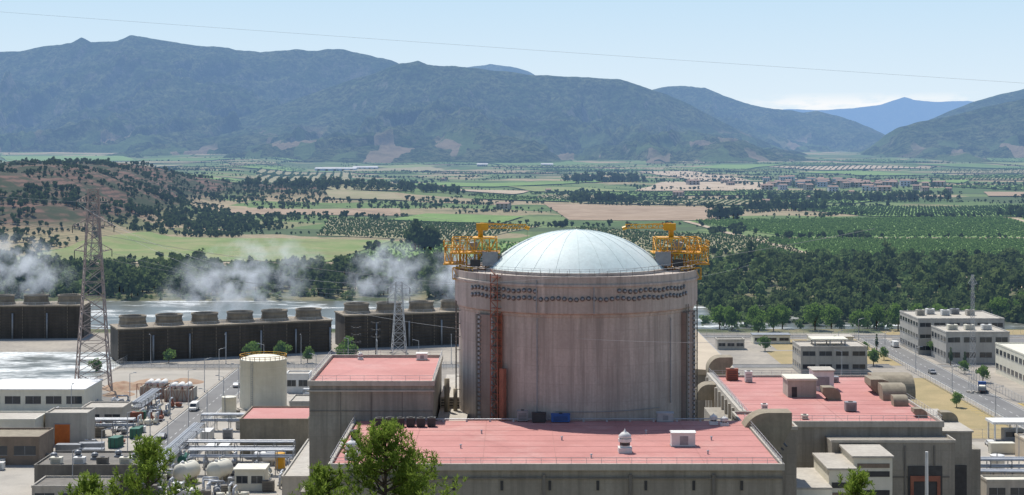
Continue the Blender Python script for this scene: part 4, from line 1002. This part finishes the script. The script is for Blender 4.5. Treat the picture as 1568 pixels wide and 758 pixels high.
for x, y, r, h_, m_ in ((-118, 428, 2, 5, WHITE), (-113, 428, 1.6, 4, CREAM), (-47, 402, 1.5, 4, WHITE), (-59, 378, 1.2, 3.4, GREY), (-54, 380, 1.2, 3.6, YEL), (-90, 377, 1.6, 3.5, WHITE), (-78, 450, 2, 6, CREAM), (-49, 462, 2.4, 6, WHITE), (104, 372, 1.6, 5, WHITE), (110, 370, 1.6, 5, WHITE), (100, 366, 1.3, 4, GREY)):
    tank('storage_tank', x, y, r, h_, m_, False)
for i in range(5): vent(-101+i*4.5, 360+(i % 2)*3, 6.12, .8, 1.8, GREY)
for i in range(4): acbox('roof_equipment_box', -99+i*5, 355, 6.12, 2.4, 1.6, 1.4, random.choice([GREY, COND, CREAM, WHITE]))
acbox('electrical_cabinet', -88, 388, 0, 3, 1.4, 2.2, GREEN); acbox('electrical_cabinet', -98, 384, 0, 3, 2, 2.6, WHITE)
for i in range(22): acbox('electrical_cabinet', random.uniform(-128, -96), random.uniform(376, 460), 0, random.uniform(1.5, 3.5), 1.5, random.uniform(1.4, 2.6), random.choice([GREY, WHITE, COND, GREEN, COND, CREAM]))
for i in range(18): acbox('electrical_cabinet', random.uniform(-80, -50), random.uniform(345, 460), 0, random.uniform(1.5, 3.5), 1.5, random.uniform(1.4, 2.6), random.choice([GREY, WHITE, CREAM, COND, COND]))
# earth mounds / excavation by the pylon
def mound(x, y, r, h, mat):
    n = 24; u = np.linspace(-1, 1, n); U, Vv = np.meshgrid(u, u); R = np.sqrt(U**2+Vv**2)
    Z = h*np.clip(1-R, 0, 1)**.8*(.6+.8*fbm(U*3+x, Vv*3+y, 4, 3))-.05
    i = np.arange(n-1)[:, None]*n+np.arange(n-1)[None]
    obj('earth_mound', npmesh('earth_mound', np.stack([U*r, Vv*r, Z], 2).reshape(-1, 3), np.stack([i, i+1, i+n+1, i+n], 2).reshape(-1, 4), [mat], smooth=True), (x, y, 0))
EARTH = M('red_earth', (.33, .20, .13), (.42, .31, .21), .4, .95)
for x, y, r, h_ in ((-121, 508, 7, 2.4), (-113, 515, 9, 2), (-104, 520, 6, 1.6), (-132, 490, 7, 1.8), (-119, 494, 5, 1.5)): mound(x, y, r, h_, EARTH)
# fences
def fence(name, pts, h=2.4, step=3.):
    g = G(name); p = g('posts', GALV); p.rail([(x, y, 0) for x, y in pts], h, step, .045)
    for (xa, ya), (xb, yb) in zip(pts[:-1], pts[1:]):
        for z in (.3, .8, 1.6, 2.0): p.tube((xa, ya, z), (xb, yb, z), .02, 4)
    g.done()
fence('chain_link_fence', [(-81, 345), (-81, 548), (-20, 550)]); fence('chain_link_fence', [(-134, 552), (20, 552.5)]); fence('chain_link_fence', [(148.5, 400), (148.5, 552)]); fence('chain_link_fence', [(60, 655), (330, 655)])
fence('chain_link_fence', [(-134, 606), (-134, 480), (-160, 480)]); fence('chain_link_fence', [(70, 638), (134, 638), (134, 560)]); fence('chain_link_fence', [(94, 420), (133, 420), (133, 552)])
g = G('concrete_wall'); g('panels', CONL).box(94, 362.2, 0, 175, 362.6, 3.2); k = g('posts', COND)
for i in range(20): k.box(94+i*4.2, 362.05, 0, 94.35+i*4.2, 362.197, 3.4)
g.done()
# ------------------------------------------------------------------ street lamps, poles
def lamp(x, y, rz=0, h=10):
    g = G('street_lamp', (x, y, 0), rz); m = g('pole', GALV); m.cyl(0, 0, 0, h, .13, .08, 8); m.tube((0, 0, h-.1), (1.6, 0, h+.35), .06, 6); m.box(-.2, -.2, 0, .2, .2, .25)
    k = g('lamp_head', GREY); k.ext([(-.18, h+.28), (.18, h+.28), (.12, h+.45), (-.12, h+.45)], 1.4, 2.3); g.done()
for y in range(350, 550, 25): lamp(-94.2, y, 0); lamp(-81.6, y+12, math.pi)
for y in range(410, 640, 45): lamp(134.8, y, 0, 8)
for x in range(-125, 60, 26): lamp(x, 565, -1.57)
for x, y in ((-55, 548), (-45, 545), (105, 520), (112, 560), (160, 600), (118, 380), (-60, 500), (-110, 470), (-122, 452), (175, 520), (-32, 560)): lamp(x, y, random.uniform(0, 6), random.uniform(8, 12))
# floodlight masts
for x, y in ((-53.5, 560), (-48, 575)):
    g = G('floodlight_mast', (x, y, 0)); m = g('mast', DARK); m.cyl(0, 0, 0, 14, .2, .12, 8)
    for z in (8, 10.5, 13): m.tube((-1.6, 0, z), (1.6, 0, z), .12, 6); m.box(-1.7, -.3, z-.4, -1.1, .3, z+.4); m.box(1.1, -.3, z-.4, 1.7, .3, z+.4)
    g.done()
# ------------------------------------------------------------------ right-hand site buildings
def office(name, x0, y0, x1, y1, h, st, wall, roofm=CONL):
    bldg(name, x0, y0, x1, y1, h, wall, roofm, max(3, int((x1-x0)/4.6)), None, st, True, True)
office('office_building', 95.5, 540, 117.5, 556, 8.6, 2, CONL)
g = G('rooftop_canopy'); m = g('roof_slab', CREAM); m.box(100, 544, 10.6, 112, 552, 11.0)
for x in (101, 106, 111):
    for y in (545, 551): g('posts', GREY).box(x, y, 8.73, x+.4, y+.4, 10.597)
g.done()
office('office_building', 146.8, 590, 178, 618, 12.6, 3, OFFW); office('office_building', 150.5, 566, 172.5, 586, 10.5, 2, OFFW, CONL)
for i in range(5): acbox('roof_equipment_box', 151+i*4.6, 604+(i % 2)*4, 12.74, 3, 2.4, 2.0, random.choice([GREY, WHITE, CONL]))
for i in range(3): acbox('roof_equipment_box', 155+i*6, 575, 10.64, 3.4, 2.4, 1.8, random.choice([GREY, WHITE, CREAM]))
office('office_building', 160.5, 505, 190, 542, 9.6, 2, CREAM, CREAM)
bldg('storage_shed', 112, 612, 128, 620, 3.6, CREAM, CONL, 4, par=False); bldg('storage_shed', 92, 622, 106, 628, 3.2, CREAM, GREY, 3, par=False); bldg('storage_shed', 76, 604, 86, 610, 3.4, CONL, CONL, 3)
bldg('service_building', 94, 448, 108, 466, 6, CONL, TAN, 3, winx=True); bldg('service_building', 100, 344, 118, 349, 4.4, CONL, CREAM, 4); bldg('service_building', 122, 385, 133, 396, 5, TAN, CONL, 3)
g = G('entrance_canopy'); g('roof', WHITE).box(122, 414, 4.6, 134, 421, 5.2); k = g('columns', WHITE)
for x in (122.5, 128, 133.2):
    for y in (414.5, 420.2): k.box(x, y, 0, x+.35, y+.35, 4.597)
g('booth', GREY).box(125.5, 416, 0, 130.5, 419, 3); g('booth_windows', GLASS).box(125.8, 415.93, 1.1, 130.2, 415.998, 2.4); g.done()
# ------------------------------------------------------------------ vehicles
def car(x, y, rz, mat, kind='car'):
    g = G('parked_car' if kind == 'car' else kind, (x, y, 0.02), rz)
    b = g('body', mat)
    if kind == 'car':
        b.exty([(-2.1, .35), (2.1, .35), (2.15, .7), (1.9, .88), (1.0, .98), (.4, 1.42), (-1.2, 1.45), (-1.8, 1.0), (-2.15, .9)], -.85, .85); L, W, R = 1.3, .85, .33
        gl = g('windows', GLASS); gl.exty([(.85, 1.0), (.36, 1.36), (-1.15, 1.38), (-1.6, 1.0)], -.862, .862); gl.add([(.42, -.7, 1.43), (.42, .7, 1.43), (1.02, .75, 1.0), (1.02, -.75, 1.0)], [(0, 3, 2, 1)])
    elif kind == 'delivery_van':
        b.exty([(-2.6, .4), (2.6, .4), (2.65, 1.0), (2.1, 1.25), (1.5, 2.1), (1.2, 2.3), (-2.6, 2.3)], -.95, .95); L, W, R = 1.7, .95, .38
        gl = g('windows', GLASS); gl.exty([(1.95, 1.25), (1.45, 2.0), (.8, 2.0), (.8, 1.25)], -.962, .962); gl.add([(1.52, -.8, 2.12), (1.52, .8, 2.12), (2.14, .85, 1.27), (2.14, -.85, 1.27)], [(0, 3, 2, 1)])
    else:
        b.exty([(2.0, .6), (4.0, .6), (4.05, 1.5), (3.8, 2.7), (2.0, 2.8)], -1.2, 1.2); g('chassis', DARK).box(-4, -.9, .6, 2, .9, .95); bb = g('cargo_bed', GREY); bb.box(-4, -1.2, .95, 1.8, 1.2, 1.1); parapet(bb, -4, -1.2, 1.8, 1.2, 1.1, .7, .08)
        g('load', CREAM).box(-3.5, -.9, 1.11, -.5, .9, 2.2); L, W, R = 2.8, 1.15, .5
        gl = g('windows', GLASS); gl.exty([(3.75, 1.6), (3.6, 2.5), (2.5, 2.5), (2.5, 1.6)], -1.212, 1.212); gl.add([(3.86, -1., 2.6), (3.86, 1., 2.6), (4.07, 1.05, 1.6), (4.07, -1.05, 1.6)], [(0, 3, 2, 1)])
    wh = g('wheels', RUBBER); hb = g('hubs', GALV)
    for sx in (-L, L):
        for sy in (-W, W):
            wh.tube((sx, sy-.12, R), (sx, sy+.06, R), R, 14); hb.tube((sx, sy-.15, R), (sx, sy+.09, R), R*.5, 8)
    lt_ = g('lights', M('lamp_lens', (.6, .1, .05), None, 1, .3) if 'lamp_lens' not in bpy.data.materials else bpy.data.materials['lamp_lens'])
    x_ = -2.16 if kind == 'car' else (-2.62 if kind == 'delivery_van' else -4.02); lt_.box(x_, -.7, .75, x_+.05, -.45, .9); lt_.box(x_, .45, .75, x_+.05, .7, .9)
    g.done()
PA = [WHITE, GREY, GALV, DARK, BLUE, RUST, WHITE, GALV]
car(143.5, 612, 1.57, WHITE, 'delivery_van'); car(144.0, 500, 1.3, BLUE, 'flatbed_truck'); car(139, 540, -1.57, GREY); car(-90.5, 465, -1.57, WHITE, 'delivery_van'); car(-86, 510, 1.57, GALV)
for k in range(9): car(98+(k % 2)*12, 484+k*5.5, random.choice([0, 3.14]), random.choice(PA))
for x, y, a in ((-90, 420, 1.57), (-100, 413, .1), (-104, 431, 1.2), (-64, 512, 0), (-72, 512, 0.1), (-45, 512, 0), (155, 452, 0), (158, 440, 0), (120, 410, 1.5), (112, 408, 1.5), (152, 625, 0), (160, 628, 0), (170, 628, 0), (182, 628, 0)): car(x, y, a, random.choice(PA))
car(151, 455, 1.2, BLUE, 'flatbed_truck')
# ------------------------------------------------------------------ individual trees
TM = []
for s in range(5):
    V_, F_, mi_, va_ = tree(300+s, 8, 6.5, 26, 42, .5, .18, .85); TM.append(npmesh('broadleaf_tree', V_, F_, [LEAF_N, BARK], mi_, va_))
for x, y, s in ((-88, 556, 1.15), (-80.5, 568, .95), (-56, 566, 1.25), (-60, 572, .9), (-140, 550, .8), (-119, 566, .7), (-71, 567, .7), (98, 650, 1.0), (118, 600, .7), (127, 588, .6), (124, 560, .75), (131, 575, .6), (93, 600, .8), (152, 585, .9), (176, 600, .8),
                (100, 672, 1.5), (112, 676, 1.3), (124, 668, 1.6), (133, 680, 1.4), (150, 672, 1.5), (158, 668, 1.4), (168, 676, 1.5), (180, 690, 1.5), (196, 700, 1.4), (90, 668, 1.2), (149.8, 540, .6), (150, 520, .7), (128, 470, .6), (-130, 610, .8), (-112, 612, .7), (215, 720, 1.6), (230, 730, 1.5), (106, 662, 1.2), (141, 664, 1.3), (86, 676, 1.3)):
    obj('broadleaf_tree', random.choice(TM), (x, y, float(H(x, y))), random.uniform(0, 6), s*random.uniform(.9, 1.1))
V_, F_, mi_, va_ = tree(350, 9, 2.2, 16, 40, .4, .06, 1.3, False); CYM = npmesh('cypress_tree', V_, F_, [LEAF_R, BARK], mi_, va_)
for x, y in ((150.5, 560), (152, 548), (134, 600), (148.6, 600)): obj('cypress_tree', CYM, (x, y, 0), 0, .7)
# foreground pines
def pine(name, x, y, ztop, seed, nwh=17, dens=1., wide=1.):
    rg = np.random.default_rng(seed); zb = float(H(x, y)); h = ztop-zb
    VV = []; FF = []; MI = []; VA = []; k = 0
    def addp(v, f, mi, va):
        nonlocal k
        VV.append(v); FF.append(f+k); MI.append(np.full(len(f), mi)); VA.append(va); k += len(v)
    v, f = limb((0, 0, -1), (0, 0, h*.6), .24, .13, 8); addp(v, f, 1, np.zeros(len(f)))
    v, f = limb((0, 0, h*.6), (.06, .05, h-.25), .13, .025, 7); addp(v, f, 1, np.zeros(len(f)))
    tips = []
    for i in range(nwh):
        t = (i/nwh)**1.25*6.2+.3; zz = h-t; R = (.22+.86*t**.85 if t < 4 else 3.0)*wide
        for j in range(rg.integers(5, 8)):
            a = rg.uniform(0, 6.28); L = R*rg.uniform(.5, 1.15); p0 = np.array([0, 0, zz-.25*L]); e = np.array([math.cos(a)*L, math.sin(a)*L, zz+L*rg.uniform(.15, .6)])
            mid = (p0+e)/2+np.array([0, 0, -.08*L]); v, f = limb(p0, mid, .04, .025, 4); addp(v, f, 1, np.zeros(len(f))); v, f = limb(mid, e, .025, .008, 4); addp(v, f, 1, np.zeros(len(f)))
            bv = rg.uniform(0, 1); nt_ = max(5, int(L*13*dens))
            for q in range(nt_):
                s_ = rg.uniform(.35, 1.0); c = p0+(e-p0)*s_+rg.normal(0, .08+.09*L*s_*.8, 3)*np.array([1, 1, .8]); tips.append((c, bv))
            for q in range(3): tips.append((e+np.array([0, 0, .12*q]), bv*.5))
    for q in range(14): tips.append((np.array([.06, .05, h-.5+q*.045])+rg.normal(0, .05, 3), .3))
    C = np.array([t[0] for t in tips]); B = np.array([t[1] for t in tips]); nb = 13
    n = len(C)*nb; ci = np.repeat(np.arange(len(C)), nb)
    d = rg.normal(size=(n, 3)); d[:, 2] += 1.3; d /= np.linalg.norm(d, axis=1)[:, None]
    e = rg.normal(size=(n, 3)); e -= (e*d).sum(1)[:, None]*d; e /= np.linalg.norm(e, axis=1)[:, None]
    Ls = rg.uniform(.06, .11, n)[:, None]; c = C[ci]+d*Ls
    v, f = quads(c, d, e, Ls, .012); addp(v, f, 0, np.clip(B[ci]*.6+rg.uniform(0, .4, n), 0, 1))
    me = npmesh(name, np.concatenate(VV), np.concatenate(FF), [NEED, BARK], np.concatenate(MI), np.concatenate(VA)); obj(name, me, (x, y, zb))
pine('pine_tree', -4.7, 60, 64.7, 1, 16, 1.2, 1.0); pine('pine_tree', -11.2, 50, 65.9, 2, 14, .95, .8); pine('pine_tree', 12.8, 60, 62.9, 3, 10, .8, .8); pine('pine_tree', -6.9, 61, 62.9, 4, 10, .9, .8); pine('pine_tree', -13.2, 51, 64.6, 5, 10, .7, .7)
# ------------------------------------------------------------------ village & far buildings
hv = []
for s in range(4):
    mb = MB(); wv_, dp, hh = [(9, 8, 6), (13, 8, 7), (8, 12, 5), (16, 10, 6)][s]
    mb.box(-wv_/2, -dp/2, -1, wv_/2, dp/2, hh); nb_ = len(mb.f)
    mb.ext([(-dp/2-.4, hh), (dp/2+.4, hh), (0, hh+1.6)], -wv_/2-.4, wv_/2+.4); nr = len(mb.f)
    for k in range(3):
        for st in range(2): mb.box(-wv_/2+wv_*(k+.3)/3, -dp/2-.05, 1+st*2.7, -wv_/2+wv_*(k+.62)/3, -dp/2+.1, 2.4+st*2.7)
    me = bpy.data.meshes.new('house'); me.from_pydata(mb.v, [], mb.f)
    for m_ in ([STUCCO, FARW][1 if s == 1 else 0], TERRA, GLASS): me.materials.append(m_)
    me.polygons.foreach_set('material_index', [0]*nb_+[1]*(nr-nb_)+[2]*(len(mb.f)-nr)); hv.append(me)
for k in range(75):
    x = random.gauss(630, 110); y = random.gauss(3150, 200); obj('village_house', random.choice(hv), (x, y, float(H(x, y))+1), random.uniform(-.5, .5), random.uniform(.9, 1.5))
clump('village_trees', 630, 3120, 190, 180, 70, 1.0)
for x, y in ((-10, 1950), (60, 2700), (-420, 2650), (-300, 3100), (255, 2500), (420, 2300), (800, 2300), (-150, 3600), (300, 3900), (-120, 2750), (1000, 2900), (330, 2120), (-800, 3400), (520, 2500), (180, 4200)):
    obj('farmhouse', random.choice(hv), (x, y, float(H(x, y))+.5), random.uniform(-.6, .6), 1.0)
for x, y, L, D in ((-560, 5200, 130, 50), (-480, 5350, 80, 40), (120, 5600, 40, 20), (-100, 5500, 35, 20)):
    zb = float(H(x, y))
    g = G('farm_warehouse', (x, y, zb)); g('walls', FARW).box(-L/2, -D/2, -5, L/2, D/2, 7); g('roof', FARW).ext([(-D/2-1, 7), (D/2+1, 7), (0, 11)], -L/2-1, L/2+1)
    for k in range(5): g('doors', GREY).box(-L/2+L*(k+.3)/5, -D/2-.3, 0, -L/2+L*(k+.6)/5, -D/2-.01, 5)
    g.done()
# ------------------------------------------------------------------ world, sun, camera
EL = math.radians(60); AZ = math.radians(-28)
wd = bpy.data.worlds.new('World'); sc.world = wd; wd.use_nodes = True; nt = wd.node_tree; nt.nodes.clear()
o = nt.nodes.new('ShaderNodeOutputWorld'); bg = nt.nodes.new('ShaderNodeBackground'); sk = nt.nodes.new('ShaderNodeTexSky')
sk.sky_type = 'NISHITA'; sk.sun_disc = False; sk.sun_elevation = EL; sk.sun_rotation = AZ; sk.altitude = 200; sk.air_density = 1.0; sk.dust_density = .5; sk.ozone_density = 1.6
bg.inputs['Strength'].default_value = .14
tc = nt.nodes.new('ShaderNodeTexCoord'); sp = nt.nodes.new('ShaderNodeSeparateXYZ'); nt.links.new(tc.outputs['Generated'], sp.inputs[0])
low = mixc(nt, mapr(nt, sp.outputs[2], .015, .10), (5.5, 6.3, 6.9), (3.9, 5.4, 6.7))
skyc = mixc(nt, mapr(nt, sp.outputs[2], .10, .35), low, sk.outputs[0])
mp = nt.nodes.new('ShaderNodeMapping'); mp.inputs['Scale'].default_value = (26, 26, 110); nt.links.new(tc.outputs['Generated'], mp.inputs['Vector'])
n = noise(nt, mp.outputs[0], 1.0, 5, .6)
band_ = math_(nt, 'MULTIPLY', mapr(nt, sp.outputs[2], .018, .024), mapr(nt, sp.outputs[2], .033, .026))
f = math_(nt, 'MULTIPLY', math_(nt, 'MULTIPLY', mapr(nt, n, .45, .58), band_), math_(nt, 'MULTIPLY', mapr(nt, sp.outputs[0], .12, .17), .9))
nt.links.new(mixc(nt, f, skyc, (6.9, 7.0, 7.1)), bg.inputs[0]); nt.links.new(bg.outputs[0], o.inputs[0])
sd = bpy.data.lights.new('sun', 'SUN'); sd.energy = 4.9; sd.angle = math.radians(.5); sd.color = (1, .96, .89)
so = bpy.data.objects.new('sun', sd); COL.objects.link(so)
v = Vector((math.sin(AZ)*math.cos(EL), math.cos(AZ)*math.cos(EL), math.sin(EL))); so.rotation_euler = v.to_track_quat('Z', 'Y').to_euler(); so.location = v*500
cd = bpy.data.cameras.new('camera'); co = bpy.data.objects.new('camera', cd); COL.objects.link(co); co.location = (0, 0, EYE); co.rotation_euler = (math.radians(90), 0, 0)
cd.sensor_width = 36; cd.lens = 36*2500/1568; cd.shift_y = -154/1568; cd.clip_start = .5; cd.clip_end = 80000; sc.camera = co
sc.view_settings.view_transform = 'Standard'; sc.view_settings.look = 'None'; sc.view_settings.exposure = 0
